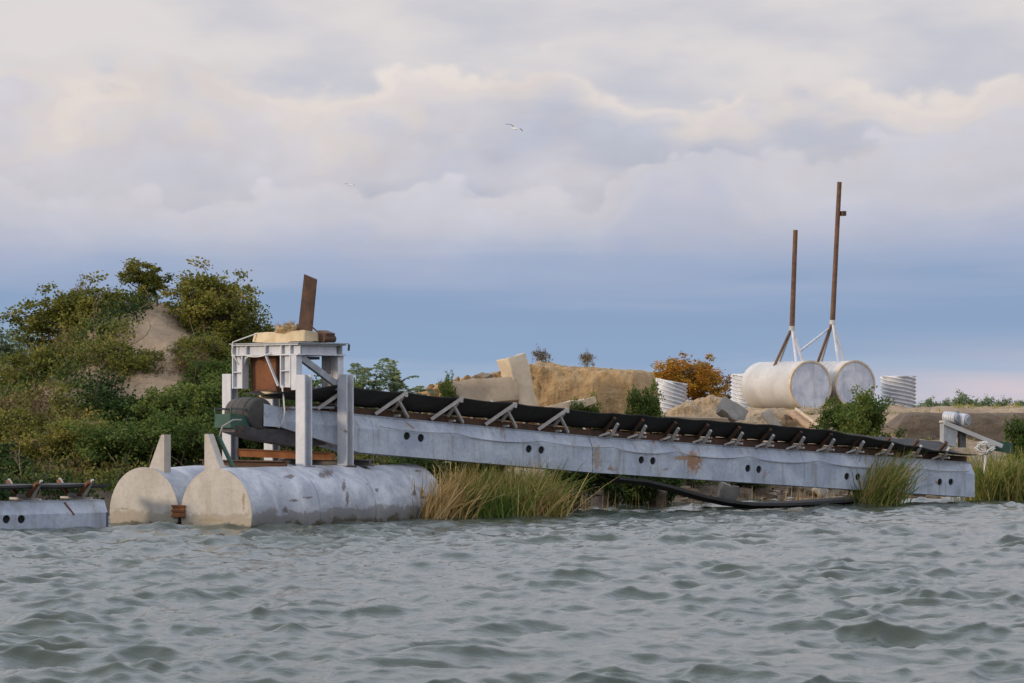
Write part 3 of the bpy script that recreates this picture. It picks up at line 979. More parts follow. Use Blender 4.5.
    for i, t_ in enumerate(ts):
        s = proto if i == 0 else sub('idler', c)
        s.location = (t_, 0, gb(t_) + gh(t_) + 0.075)
        s.rotation_euler = (0, math.atan2(0.07, 1), 0)
        if i:
            for o in pr[:3]:
                q = copy_part(o, s)
                if t_ > TJ:
                    if o.name not in dark:
                        dark[o.name] = o.data.copy()
                        dark[o.name].materials[0] = MATS['dark_rust']  # rollers past the joint coloured dark to imitate shade beneath the belt
                    q.data = dark[o.name]
            if t_ < TJ:
                copy_part(pr[3], s)
            elif br2 is None:
                br2 = br.build('bracket', MATS['roller'], s)
            else:
                copy_part(br2, s)
        # feet on the girder top
        MB().box(0.05, 0.13, -0.34, -0.26, -0.08, -0.027).build('foot', MATS['bracket_steel'], s)

    # dark strips added along the girder top, standing in for shade under the belt
    for y in (-0.24, 0.24):
        MB().loft([[(t_, y - 0.03, gb(t_) + gh(t_) - 0.01), (t_, y + 0.03, gb(t_) + gh(t_) - 0.01), (t_, y + 0.03, gb(t_) + gh(t_) + 0.17), (t_, y - 0.03, gb(t_) + gh(t_) + 0.17)]
                   for t_ in (0.6, TJ, TEND - 0.1)]).build('shade_strip', MATS['dark_rust'], c)
    # troughed belt
    def bz(t_):
        return gb(t_) + gh(t_) + 0.075

    rings = []
    for j in range(121):
        t_ = -0.75 + (24.4 + 0.75) * j / 120
        e = min(abs(t_ - q) for q in ts)
        sg = -0.03 * min(1, e / 0.6)
        flat = float(np.interp(t_, [-0.75, 0.9, 18.0, 23.5], [0.1, 1, 1, 0.35]))
        tilt = float(np.interp(t_, [18.0, 23.5], [0.0, 0.26]))
        wob = 0.018 * mnoise.noise(Vector((t_ * 0.6, 3.3, 0)))
        up, dn = [], []
        for y in (-0.74, -0.60, -0.45, -0.28, -0.1, 0.1, 0.28, 0.45, 0.60, 0.74):
            w = max(0, (abs(y) - 0.25)) / 0.45 * rise * flat
            z = bz(t_) + 0.175 + w + sg + tilt * y + wob + 0.10 * (1 - min(1, flat * 2)) + (0.02 * mnoise.noise(Vector((t_ * 1.3, y, 9))) if abs(y) > 0.5 else 0)
            up.append((t_, y, z + 0.022))
            dn.append((t_, y, z))
        rings.append(up + dn[::-1])
    MB().loft(rings).build('belt', MATS['rubber'], c, smooth=50)

    # tail drum with the belt wrapped round it
    m = MB()
    dc = (-1.06, 2.71)
    prof = [(-0.47, 0.05), (-0.46, 0.34), (-0.42, 0.39), (-0.2, 0.42), (0.3, 0.42), (0.62, 0.39), (0.70, 0.34), (0.72, 0.05)]
    rings = [[(dc[0] + r * math.cos(2 * math.pi * i / 28), y, dc[1] + r * math.sin(2 * math.pi * i / 28)) for i in range(28)] for y, r in prof]
    d = m.loft(rings).build('tail_drum', MATS['drum_rubber'], c, smooth=50)
    for y in (-0.25, 0.05, 0.3):
        rr = 0.424
        MB().loft([[(dc[0] + rr * math.cos(2 * math.pi * i / 28), yy, dc[1] + rr * math.sin(2 * math.pi * i / 28)) for i in range(28)] for yy in (y - 0.025, y + 0.025)]).build('band', MATS['rubber'], d, smooth=50)
    for y in (-0.49, 0.49):
        MB().prism([(-1.0, y - 0.012, 2.40), (-0.452, y - 0.012, 2.37), (-0.452, y - 0.012, 2.86), (-1.0, y - 0.012, 2.96)],
                   [(-1.0, y + 0.012, 2.40), (-0.452, y + 0.012, 2.37), (-0.452, y + 0.012, 2.86), (-1.0, y + 0.012, 2.96)]).build('side_plate', MATS['girder_paint'], c)
    # belly under the drum and the green guard round the tail
    rings = []
    for t_, b, tp in ((-1.75, 2.25, 2.42), (-1.0, 2.05, 2.34), (0.2, 1.86, 2.3), (1.0, 1.92, 2.2)):
        rings.append([(t_, -0.42, tp), (t_, -0.30, b), (t_, 0.30, b), (t_, 0.42, tp)])
    MB().loft(rings).build('belly_pan', MATS['dark_steel'], c)
    G = MATS['green_paint']
    gd = MB().box(-1.90, -1.86, -0.36, 0.36, 2.36, 2.70).build('tail_guard', G, c)
    for y in (-0.36, 0.36):
        MB().prism([(-1.90, y - 0.015, 2.36), (-1.30, y - 0.015, 2.26), (-1.45, y - 0.015, 2.66), (-1.90, y - 0.015, 2.72)],
                   [(-1.90, y + 0.015, 2.36), (-1.30, y + 0.015, 2.26), (-1.45, y + 0.015, 2.66), (-1.90, y + 0.015, 2.72)]).build('side_plate', G, gd)
        MB().bar((-1.90, y, 2.84), (-1.25, y, 2.80), 0.04, 0.05).build('rail', MATS['dark_steel'], gd)
        MB().bar((-1.88, y, 2.5), (-1.88, y, 2.86), 0.04, 0.04).build('rail_post', G, gd)
    MB().tube([(-0.5, -0.1, 2.05), (0.4, -0.3, 2.12), (1.6, -0.42, 1.98)], 0.03, 6).build('hose', MATS['green_paint'], c, smooth=True)

    # loose return belt drooping to the water under the joint
    path = [(10.6, 0.95), (11.6, 0.86), (12.6, 0.66), (13.6, 0.42), (14.6, 0.24), (15.6, 0.13), (16.8, 0.10), (18.0, 0.12), (19.2, 0.16), (20.2, 0.20)]
    rings = []
    for t_, z in path:
        rings.append([(t_, -0.46, z + 0.03), (t_, -0.2, z - 0.06), (t_, 0.40, z + 0.05), (t_, 0.40, z + 0.01), (t_, -0.2, z - 0.14), (t_, -0.46, z - 0.05)])
    MB().loft(rings).build('return_belt', MATS['rubber'], c, smooth=50)
    # cable clipped along the face
    knots = [2.5, 4.9, 7.8, 10.3, 12.6, 15.3, 18.0, 21.4, 24.6]
    pts = []
    for a, b in zip(knots[:-1], knots[1:]):
        for j in range(10):
            u = j / 10
            t_ = a + (b - a) * u
            pts.append((t_, -0.53, gb(t_) + gh(t_) - 0.27 - (0.10 + 0.05 * math.sin(a * 7)) * 4 * u * (1 - u)))
    MB().tube(pts, 0.010, 5).build('cable', MATS['cable_grey'], c, smooth=True)
    return c


conv = build_conveyor()


# ------------------------------------------------------------------ low floating conveyor at the left edge
def build_left_conveyor():
    near = P(104, 500, 72.0)
    org = Vector((near.x, near.y, 0)) - nV * 0.5
    c = thing('floating_conveyor', 'low grey floating conveyor with black belt at the left edge', 'conveyor', org, CA)
    prof = [(-0.5, -0.25), (-0.5, 0.34), (-0.36, 0.60), (-0.36, 0.64), (0.36, 0.64), (0.36, 0.60), (0.5, 0.34), (0.5, -0.25)]
    o = MB().loft([[(x, y, z) for y, z in prof] for x in (-11, -5, 0.10)]).build('girder', MATS['girder_paint'], c)
    MB().box(0.06, 0.112, -0.512, 0.512, -0.25, 0.345).build('end_frame', MATS['dark_steel'], c)
    cut = MB()
    hs = []
    for px in (6.5, 21.5):
        k = (px - 512) / F
        p0 = org + nV * 0.5
        t_ = (k * p0.y - p0.x) / (cV.x - k * cV.y)
        pt = p0 + cV * t_
        hs.append((t_, H0 + (YH - 519.3) / F * pt.y))
    for t_, z in hs:
        cut.cyl((t_, -0.7, z), (t_, 0.3, z), 0.10, seg=20)
    co = cut.build('cutter', None, c)
    md = o.modifiers.new('b', 'BOOLEAN')
    md.object = co
    md.operation = 'DIFFERENCE'
    bpy.context.view_layer.update()
    me = bpy.data.meshes.new_from_object(o.evaluated_get(bpy.context.evaluated_depsgraph_get()))
    o.modifiers.clear()
    o.data = me
    bpy.data.objects.remove(co)
    for t_, z in hs:
        MB().cyl((t_, -0.455, z), (t_, 0.25, z), 0.098, seg=16).build('hole_shade', MATS['hole_dark'], o)  # black filling in place of the shade within the hole
    MB().bar((-1.0, -0.37, 0.60), (-0.82, -0.515, 0.31), 0.06, 0.03).build('rust_strap', MATS['rust'], o)
    half, rise, inner, r = 0.74, 0.32, 0.20, 0.05
    ts = [-0.55 - 1.38 * i for i in range(6)]
    for i, t_ in enumerate(ts):
        s = sub('idler', c, (t_, 0, 0.69))
        if i == 0:
            p = [MB().cyl((0, -inner, 0.08), (0, inner, 0.08), r, seg=10).build('roller', MATS['roller'], s, smooth=40),
                 MB().cyl((0, -inner - 0.04, 0.08), (0, -half, 0.08 + rise), r, seg=10).build('roller', MATS['rust'], s, smooth=40),
                 MB().cyl((0, inner + 0.04, 0.08), (0, half, 0.08 + rise), r, seg=10).build('roller', MATS['rust'], s, smooth=40)]
            b = MB()
            b.bar((0.08, -half, 0), (0.08, half, 0), 0.05, 0.05)
            for q in (-1, 1):
                b.bar((0.08, q * 0.3, -0.01), (0.07, q * (half + 0.06), 0.13 + rise), 0.06, 0.05)
            p.append(b.build('bracket', MATS['roller'], s))
        else:
            for q in p:
                copy_part(q, s)
    rings = []
    for j in range(61):
        t_ = -10.5 + 10.6 * j / 60
        e = min(abs(t_ - q) for q in ts)
        up, dn = [], []
        for y in (-0.58, -0.45, -0.3, -0.1, 0.1, 0.3, 0.45, 0.58):
            z = 0.935 + max(0, abs(y) - 0.22) / 0.4 * 0.06 - 0.015 * min(1, e / 0.5)
            up.append((t_, y, z + 0.055))
            dn.append((t_, y, z))
        rings.append(up + dn[::-1])
    MB().loft(rings).build('belt', MATS['rubber'], c, smooth=50)


build_left_conveyor()


# ------------------------------------------------------------------ drive unit at the far right end
def build_drive():
    o3 = P(952, 441, 92.2)
    d = thing('drive_unit', 'grey motor and gearbox on a tilted frame at the right end of the conveyor', 'motor', o3, R(12))
    W, Gm = MATS['white_paint'], MATS['grey_steel']
    MB().prism([(-0.33, -0.18, -0.1), (0.05, -0.18, -0.18), (0.13, -0.18, 0.42), (-0.33, -0.18, 0.54)],
               [(-0.33, 0.18, -0.1), (0.05, 0.18, -0.18), (0.13, 0.18, 0.42), (-0.33, 0.18, 0.54)]).build('gear_case', Gm, d)
    MB().box(0.22, 0.42, -0.1, 0.1, -0.2, 0.36).build('support', MATS['dark_steel'], d)
    MB().bar((-0.34, 0, 0.60), (1.55, 0, -0.13), 0.42, 0.07).build('frame_plate', MATS['cap_sunlit_paint'], d)
    MB().bar((-0.34, -0.235, 0.57), (1.55, -0.235, -0.16), 0.04, 0.13).build('frame_rail', MATS['tank_paint'], d)
    ax = Vector((0.55, -0.75, -0.1)).normalized()
    for (cx, cz, r, L) in ((-0.04, 0.73, 0.16, 0.42), (0.28, 0.66, 0.19, 0.48)):
        c0 = Vector((cx, 0, cz))
        m = MB().cyl(c0 - ax * L / 2, c0 + ax * L / 2, r, seg=20).build('motor', W, d, smooth=40)
        MB().cyl(c0 + ax * L / 2, c0 + ax * (L / 2 + 0.06), r * 0.85, r * 0.7, seg=20).build('fan_cover', MATS['grey_steel'], m, smooth=40)
        for q in range(5):
            p = c0 + ax * (-L / 2 + L * (q + 0.5) / 5)
            MB().cyl(p - ax * 0.01, p + ax * 0.01, r + 0.015, seg=20).build('fin', W, m, smooth=40)
    MB().box(0.04, 0.20, -0.1, 0.1, 0.80, 0.92).build('terminal_box', Gm, d)
    MB().tube([(1.12, -0.05, 0.02), (1.05, -0.1, -0.8), (1.02, -0.12, -1.75)], 0.06, 8).build('leg', W, d, smooth=True)
    MB().bar((1.5, 0.25, -0.15), (2.05, 0.25, -0.24), 0.12, 0.32).build('green_box', MATS['green_paint'], d)
    r_ = MB()
    pts = []
    for i in range(60):
        a = i * 0.7
        pts.append((0.95 + 0.34 * math.cos(a) * (0.6 + 0.4 * math.sin(i * 1.9)), -0.28 + 0.1 * math.sin(a * 1.3), -0.22 + 0.16 * math.sin(a) + 0.05 * math.sin(i)))
    o = MB().tube(pts, 0.022, 5).build('rope_bundle', MATS['rope_white'], smooth=True, loc=o3, rotz=R(12))
    tag(o, 'tangle of pale rope hanging on the motor frame', 'rope')


build_drive()


# ------------------------------------------------------------------ big tanks with spud poles on the bank
def spud_tank(label, cap_px, cap_py, Y, length, pole_px, pole_top, tip_px, tip_py, r, extra=False):
    capc = P(cap_px, cap_py, Y)
    ang = R(-28)                         # axis runs back and to the left
    ax = Vector((math.sin(ang), math.cos(ang), 0))
    org = Vector((capc.x, capc.y, capc.z - r))
    t = thing('spud_pontoon', label, 'tank', org, -ang, 'white cylinder pontoons with spud poles on the bank')
    # local y runs back along the axis
    rings = []
    for j in range(17):
        y = 0.05 + (length - 0.30) * j / 16
        rings.append(circle(r, 56, y, r))
    for q in range(1, 6):                # domed far end
        a = q / 5 * math.pi / 2
        rings.append(circle(r * (0.55 + 0.45 * math.cos(a)), 56, length - 0.25 + 0.25 * math.sin(a), r))
    MB().loft(rings).build('shell', MATS['tank_paint'], t, smooth=50)
    MB().loft([circle(r * 0.94, 56, 0.03, r), circle(r * 0.94, 56, 0.046, r)]).build('end_plate', MATS['tank_end'], t)
    outer, inner_ = circle(r + 0.015, 56, 0, r), circle(r * 0.94, 56, 0, r)
    outer2, inner2 = circle(r + 0.015, 56, 0.16, r), circle(r * 0.94, 56, 0.05, r)
    MB().loft([outer2, outer, inner_, inner2], True, False).build('rim', MATS['tank_rim'], t, smooth=40)
    # pole and tripod in world terms, moved into local
    inv = Matrix.Rotation(ang, 3, 'Z')

    def W(v):
        return inv @ (Vector(v) - org)

    tip = P(tip_px, tip_py, Y + length * 0.42)
    top = P(pole_px, pole_top, Y + length * 0.42)
    p = MB().tube([W(tip), W(tip.lerp(top, 0.5)), W(top)], [0.115, 0.105, 0.10], 10).build('spud_pole', MATS['pole_rust'], t, smooth=40)
    if extra:
        q = W(tip.lerp(top, 0.775)) + Vector((0.12, -0.1, 0))
        MB().box(q.x - 0.02, q.x + 0.16, q.y - 0.12, q.y + 0.12, q.z - 0.10, q.z + 0.10).build('bracket', MATS['dark_rust'], p)
    foot = length * 0.42
    base = W(tip)
    for dx, dy, mt in ((-0.55, 0.25, 'pole_rust'), (0.62, -0.25, 'white_paint'), (0.02, -0.55, 'white_paint'), (-0.05, 0.65, 'grey_steel')):
        fz = r + math.sqrt(max(0.05, r * r - dx * dx)) - 0.03
        MB().tube([(base.x, base.y, base.z + 0.02), (dx, foot + dy, fz)], 0.06, 8).build('tripod_leg', MATS[mt], t, smooth=40)
    MB().cyl((base.x, base.y, base.z - 0.10), (base.x, base.y, base.z + 0.08), 0.125, seg=12).build('collar', MATS['tank_paint'], t, smooth=40)
    return t


tk1 = spud_tank('white cylinder pontoon nearest the sand mound, carrying the shorter rusty pole', 811, 385.5, 124, 4.0, 795.5, 230, 792, 328, 1.02)
tk2 = spud_tank('white cylinder pontoon on the right, carrying the taller rusty pole', 855.5, 384.5, 125.5, 4.4, 839.5, 182, 832.5, 322, 1.00, True)
t = MB().tube([P(799, 352, 126.2), P(831, 327, 127.4)], 0.045, 6).build('tie_bar', MATS['white_paint'], smooth=True)
tag(t, 'thin white tie bar running between the two pole tripods', 'bar')


# ------------------------------------------------------------------ corrugated culvert pipes standing on end
def culvert(label, px, y_top, y_bot, Y, diam, squash=1.0, dent=0.0, lean=0.0):
    b = P(px, y_bot, Y)
    t = thing('culvert_pipe', label, 'pipe', b, 0, 'galvanised corrugated culvert pipes standing on end')
    hgt = (y_bot - y_top) / F * Y + 0.4
    b.z -= 0.4
    t.location = b
    seg, lev = 64, int(hgt / 0.022)
    pitch = 0.165
    rings_o, rings_i = [], []
    for j in range(lev + 1):
        zt = j / lev
        ro, ri = [], []
        for i in range(seg):
            th = 2 * math.pi * i / seg
            z = zt * hgt
            rr = diam / 2 + 0.058 * math.cos(2 * math.pi * (z / pitch + 5.0 * th / (2 * math.pi)))
            if dent:
                rr *= 1 - dent * zt ** 2 * max(0, math.cos(th - R(250))) ** 2 + 0.4 * dent * zt ** 2 * math.sin(3 * th)
                z += dent * 1.1 * zt ** 2 * (-math.cos(th)) * diam * 0.5
            ro.append((rr * math.cos(th) * squash + lean * z, rr * math.sin(th), z))
            ri.append(((rr - 0.02) * math.cos(th) * squash + lean * z, (rr - 0.02) * math.sin(th), z))
        rings_o.append(ro)
        rings_i.append(ri)
    MB().loft(rings_o + rings_i[::-1], True, False).build('corrugated_wall', MATS['galvanised'], t, smooth=60)
    band = []
    MB().loft([[(x * 1.03, y * 1.03, z + 0.004) for x, y, z in rings_o[-1]], [(x * 1.03, y * 1.03, z - 0.03) for x, y, z in rings_o[-1]],
               [(x * 0.97, y * 0.97, z - 0.03) for x, y, z in rings_o[-1]], [(x * 0.97, y * 0.97, z + 0.006) for x, y, z in rings_o[-1]]] ).build('top_rim', MATS['galvanised'], t, smooth=60)


culvert('dented corrugated pipe with crumpled top beside the brown earth bank', 669, 381, 412, 117, 1.34, dent=0.16)
culvert('corrugated pipe half hidden behind the left white cylinder', 747, 374, 407, 131, 1.34)
culvert('corrugated pipe standing alone right of the white cylinders', 898, 376, 405, 130, 1.46)


# ------------------------------------------------------------------ earth bank, slabs, rubble
def ridge(name, mat, label, cat, ends, top, half_w, seed, amp=0.18, steep=0.7, kind=None):
    """a heap of earth along a line: (x, y) ends, height profile top(u)"""
    a, b = Vector(ends[0]), Vector(ends[1])
    nu, nv = 90, 44
    vs = []
    d = (b - a)
    nrm = Vector((d.y, -d.x)).normalized()
    for i in range(nu + 1):
        u = i / nu
        for j in range(nv + 1):
            w = -1 + 2 * j / nv
            w = math.copysign(1 - (1 - abs(w)) ** (2.4 if steep > 0.6 else 1.2), w)
            prof = 1 - abs(w) ** (2.0 / (1 - steep) if steep < 1 else 20)
            endf = min(1, min(u, 1 - u) / 0.06) ** 0.5
            q = a + d * u + nrm * (w * half_w)
            zb = float(ground_z(q.x, q.y)) - 0.25
            z = zb + (top(u) - zb) * prof * endf
            n = mnoise.fractal(Vector((q.x * 1.5, q.y * 1.5, z * 2.6 + seed)), 0.7, 2.1, 6) * amp
            n2 = mnoise.noise(Vector((q.x * 0.5 + seed, q.y * 0.5, z))) * amp * 1.6
            vs.append((q.x + nrm.x * (n + n2), q.y + nrm.y * (n + n2), z + n * 0.6))
    qd = [(i * (nv + 1) + j, i * (nv + 1) + j + 1, (i + 1) * (nv + 1) + j + 1, (i + 1) * (nv + 1) + j) for i in range(nu) for j in range(nv)]
    o = link(name, np_mesh(name, vs, qd), MATS[mat], smooth=True)
    tag(o, label, cat, kind=kind)
    return o


def zt(py, Y):
    return H0 + (YH - py) / F * Y


ridge('earth_bank', 'bank_soil', 'steep brown earth bank with a flat top behind the conveyor', 'earth bank', ((0.4, 108.5), (5.05, 107.5)),
      lambda u: float(np.interp(u, [0, 0.15, 0.3, 0.6, 0.9, 1], [zt(370, 106), zt(363, 106), zt(366, 106), zt(369, 106), zt(371, 106), zt(372, 106)])), 2.6, 3, 0.20, 0.85)
ridge('rubble_heap', 'bank_soil', 'low heap of earth and rubble left of the leaning concrete block', 'earth heap', ((-3.6, 106.5), (0.6, 107.5)),
      lambda u: float(np.interp(u, [0, 0.2, 0.45, 0.7, 1], [zt(398, 106), zt(386, 106), zt(379, 106), zt(376, 106), zt(374, 106)])), 2.0, 8, 0.36, 0.5)
ridge('sand_mound', 'sand_soil', 'small pointed sand mound below the autumn tree', 'sand mound', ((5.6, 113.5), (8.6, 113.2)),
      lambda u: float(np.interp(u, [0, 0.35, 0.62, 0.8, 1], [zt(414, 113), zt(402, 113), zt(396, 113), zt(399, 113), zt(412, 113)])), 1.3, 12, 0.16, 0.3)
ridge('sand_mound', 'sand_soil', 'wide sand mound in front of the left white cylinder', 'sand mound', ((7.2, 108.2), (10.9, 109.5)),
      lambda u: float(np.interp(u, [0, 0.3, 0.5, 0.75, 1], [zt(432, 108), zt(421, 108), zt(412, 108), zt(412, 108), zt(424, 108)])), 1.5, 15, 0.20, 0.3)
ridge('earth_ledge', 'sand_soil', 'earth ledge under the two white cylinders', 'earth ledge', ((8.6, 124.5), (17.2, 125.2)),
      lambda u: float(np.interp(u, [0, 0.2, 0.7, 1], [zt(409, 122), zt(409, 122), zt(411, 122), zt(411, 122)])), 3.2, 19, 0.12, 0.6)

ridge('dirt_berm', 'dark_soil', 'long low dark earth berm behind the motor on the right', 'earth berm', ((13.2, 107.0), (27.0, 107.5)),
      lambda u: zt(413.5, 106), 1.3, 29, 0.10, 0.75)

# leaning upright block, flat slab and loose pieces
p = P(519, 387, 104.0)
o = chunk('leaning_concrete_block', MATS['concrete'], None, (0.82, 0.62, 2.15), 5, p, (R(-8.6), R(-11), R(38)), 0.06, 5)
tag(o, 'pale concrete block standing tilted against the earth bank', 'concrete block')
p = P(482, 393, 103.4)
o = chunk('concrete_slab', MATS['brown_concrete'], None, (2.5, 0.35, 0.95), 9, p, (R(-28), R(-4), R(6)), 0.05, 5)
tag(o, 'flat brown concrete slab propped up left of the leaning block', 'concrete slab')
p = P(497, 407, 103.0)
o = chunk('broken_rock', MATS['pale_rock'], None, (0.5, 0.4, 0.36), 21, p, (0.3, 0.2, 0.4), 0.09, 3)
tag(o, 'pale broken rock under the propped slab', 'rock')
p = P(476, 378.5, 105.5)
o = chunk('broken_rock', MATS['rock'], None, (0.5, 0.45, 0.34), 23, P(484, 379, 105.6), (0.2, -0.2, 0.9), 0.08, 3)
tag(o, 'brown rock lying on top of the slab and rubble', 'rock')
o = chunk('timber_beam', MATS['concrete'], None, (2.0, 0.3, 0.24), 27, P(566, 406, 103.0), (0, R(-11), R(8)), 0.09, 4)
tag(o, 'pale weathered beam lying at the foot of the earth bank', 'beam')
p = P(732, 412, 110.0)
o = chunk('broken_pipe_slab', MATS['grey_concrete'], None, (1.0, 0.4, 0.62), 31, p, (R(-30), R(34), R(12)), 0.12, 4)
tag(o, 'grey broken concrete slab between the two sand mounds', 'concrete slab')
o = chunk('concrete_strip', MATS['brown_concrete'], None, (2.7, 0.5, 0.45), 33, P(690, 423, 108.5), (0, R(1), R(3)), 0.04, 4)
tag(o, 'long low concrete strip below the sand mound', 'concrete slab')
t = thing('plank', 'brown timber plank lying on the slope below the left white cylinder', 'plank', P(806, 424, 106.5), 0)
MB().bar(P(790, 411, 108.0) - t.location, P(827, 439, 105.0) - t.location, 0.42, 0.07).build('board', MATS['timber'], t)
MB().bar(P(790, 410, 107.9) - t.location + Vector((0.2, 0, 0.05)), P(826, 437, 104.9) - t.location + Vector((0.2, 0, 0.05)), 0.07, 0.07).build('edge_strip', MATS['tank_rim'], t)
o = chunk('grey_slab', MATS['grey_concrete'], None, (0.34, 0.25, 1.25), 37, P(775, 425, 106.4), (R(-20), R(-33), R(5)), 0.04, 4)
tag(o, 'narrow grey slab lying on the wide sand mound beside the plank', 'concrete slab')
for i, (px, py, Y, s, mt, lb) in enumerate([(728, 493, 90.2, (0.46, 0.4, 0.36), 'grey_concrete', 'rounded pale boulder at the waterline under the conveyor'),
                                            (659, 500, 87.2, (0.24, 0.24, 0.5), 'rock', 'upright pale stone at the water below the conveyor'),
                                            (798, 480, 93.5, (0.5, 0.3, 0.2), 'rock', 'brown rock in the rubble under the conveyor, left of the reeds'),
                                            (820, 490, 93.2, (0.35, 0.3, 0.24), 'pale_rock', 'pale stone in the rubble close to the front reeds')]):
    o = chunk('boulder', MATS[mt], None, tuple(v * 1.15 for v in s), 41 + i, P(px, py, Y), (0.3 * i, 0.25, 0.7 * i), 0.12, 3)
    tag(o, lb, 'rock')


def rubble():
    m = MB()
    r = random.Random(5)
    base = []
    for i in range(620):
        if i < 380:
            X = r.uniform(5.0, 14.5)
            Y = shore(X) + r.uniform(-0.6, 3.0)
        elif i < 500:
            X = r.uniform(-3.5, 5.0)
            Y = r.uniform(101.5, 104.5)
        else:
            X = r.uniform(5, 15)
            Y = r.uniform(106, 121)
        z = float(ground_z(X, Y))
        s = r.uniform(0.05, 0.17) * (1.3 if i < 380 else 1)
        bm = [(X + s * dx * r.uniform(0.5, 1.2), Y + s * dy * r.uniform(0.5, 1.2), z + s * dz * r.uniform(0.3, 0.9)) for dx, dy, dz in
              ((-1, -1, -1), (1, -1, -1), (1, 1, -1), (-1, 1, -1), (-1, -1, 1), (1, -1, 1), (1, 1, 1), (-1, 1, 1))]
        m.add(bm, [(3, 2, 1, 0), (4, 5, 6, 7), (0, 1, 5, 4), (1, 2, 6, 5), (2, 3, 7, 6), (3, 0, 4, 7)])
    o = m.build('rubble', MATS['rock'])
    tag(o, 'scattered brown stones and broken rubble along the bank', 'rubble', kind='stuff')


rubble()


# ------------------------------------------------------------------ vegetation
def unit(v):
    return v / np.maximum(np.linalg.norm(v, axis=1, keepdims=True), 1e-6)


def leaves(centers, axes, length, width, tint, r):
    n = len(centers)
    rnd = unit(r.normal(size=(n, 3)))
    side = unit(np.cross(axes, rnd))
    L = (length * r.uniform(0.65, 1.25, n))[:, None]
    Wd = (width * r.uniform(0.7, 1.2, n))[:, None]
    fold = np.cross(side, axes) * L * 0.12
    v = np.stack([centers, centers + axes * L * 0.45 + side * Wd - fold, centers + axes * L, centers + axes * L * 0.45 - side * Wd - fold], 1).reshape(-1, 3)
    q = np.arange(n * 4).reshape(n, 4)
    return v, q, np.repeat(tint, 4)


def stems_np(paths, r0, r1):
    """square tubes along polylines -> verts, quads"""
    vs, qs, o = [], [], 0
    for p, a, b in zip(paths, r0, r1):
        p = np.asarray(p, float)
        n = len(p)
        d = unit(np.gradient(p, axis=0))
        ref = np.array([0.31, 0.95, 0.05])
        s = unit(np.cross(d, ref))
        u = np.cross(s, d)
        rr = np.linspace(a, b, n)[:, None]
        ring = np.stack([p + s * rr, p + u * rr, p - s * rr, p - u * rr], 1)
        vs.append(ring.reshape(-1, 3))
        i = np.arange(n - 1)[:, None] * 4 + np.arange(4)[None]
        j = np.arange(n - 1)[:, None] * 4 + (np.arange(4)[None] + 1) % 4
        qs.append(np.stack([i, j, j + 4, i + 4], -1).reshape(-1, 4) + o)
        o += n * 4
    return np.concatenate(vs), np.concatenate(qs)


def curve_pts(a, b, n, bend, r):
    a, b = np.asarray(a, float), np.asarray(b, float)
    u = np.linspace(0, 1, n)[:, None]
    off = r.normal(0, bend, 3) * np.linalg.norm(b - a)
    return a + (b - a) * u + off * (u * (1 - u) * 4) * 0.5


def shrub_mesh(seed, w, h, nclus, nleaf, leaf=0.10, ratio=0.46, flat=0.15, spread=0.26, bare=0.0, low=0.08, ntrunk=4, droop=0.2):
    """crown (leaf sprays gathered in clumps) and woody stems, unit in metres, base at the origin"""
    r = np.random.default_rng(seed)
    cl = []
    lobes = [(r.uniform(-0.30, 0.30) * w, r.uniform(-0.30, 0.30) * w, h * r.uniform(0.38, 0.72), r.uniform(0.2, 0.34) * w, r.uniform(0.16, 0.30) * h) for _ in range(7)]
    while len(cl) < nclus:
        lb = lobes[r.integers(len(lobes))]
        d = unit(r.normal(size=(1, 3)))[0]
        rad = r.uniform(0.25, 1.0) ** 0.5 * (r.uniform(1.15, 1.6) if r.random() < 0.22 else 1)
        p = np.array([lb[0] + d[0] * lb[3] * rad, lb[1] + d[1] * lb[3] * rad, lb[2] + d[2] * lb[4] * rad * 1.25])
        if p[2] < low * h:
            p[2] = low * h + r.uniform(0, 0.15) * h
        cl.append(p)
    cl = np.array(cl)
    # stems
    paths, ra, rb = [], [], []
    hubs = []
    for q in range(ntrunk):
        lb = lobes[q % len(lobes)]
        top = np.array([lb[0], lb[1], lb[2]])
        p = curve_pts((r.normal(0, 0.06) * w, r.normal(0, 0.06) * w, -0.25), top, 7, 0.16, r)
        paths.append(p)
        ra.append(0.022 * h)
        rb.append(0.008 * h)
        hubs += list(p[2:])
    hubs = np.array(hubs)
    for c in cl[:: max(1, nclus // 110)]:
        i = np.argmin(((hubs - c) ** 2).sum(1) + 0.6 * np.maximum(0, hubs[:, 2] - c[2] + 0.1) ** 2)
        paths.append(curve_pts(hubs[i], c, 5, 0.14, r))
        ra.append(0.007 * h)
        rb.append(0.003 * h)
    sv, sq = stems_np(paths, ra, rb)
    # leaves
    per = max(3, nleaf // nclus)
    keep = r.random(nclus) >= bare
    ctint = r.random(nclus) * 0.55 + 0.2
    C, A, T = [], [], []
    for c, k_, t_ in zip(cl, keep, ctint):
        if not k_:
            continue
        rad = spread * r.uniform(0.6, 1.3)
        axis = unit(r.normal(size=(1, 3)) + np.array([[0, 0, 0.5]]))[0]
        along = r.uniform(-1, 1, per)[:, None]
        pts = c + axis * along * rad + r.normal(0, rad * 0.36, (per, 3)) * np.array([1, 1, 0.8])
        C.append(pts)
        A.append(unit(unit(pts - c) * 0.8 + axis * 0.4 + r.normal(0, 0.5, (per, 3)) + np.array([0, 0, -droop])))
        T.append(np.clip(t_ + r.normal(0, 0.16, per), 0, 1))
    lv = leaves(np.concatenate(C), np.concatenate(A), leaf, leaf * ratio, np.concatenate(T), r)
    return lv, (sv, sq)


PLANTS = {}


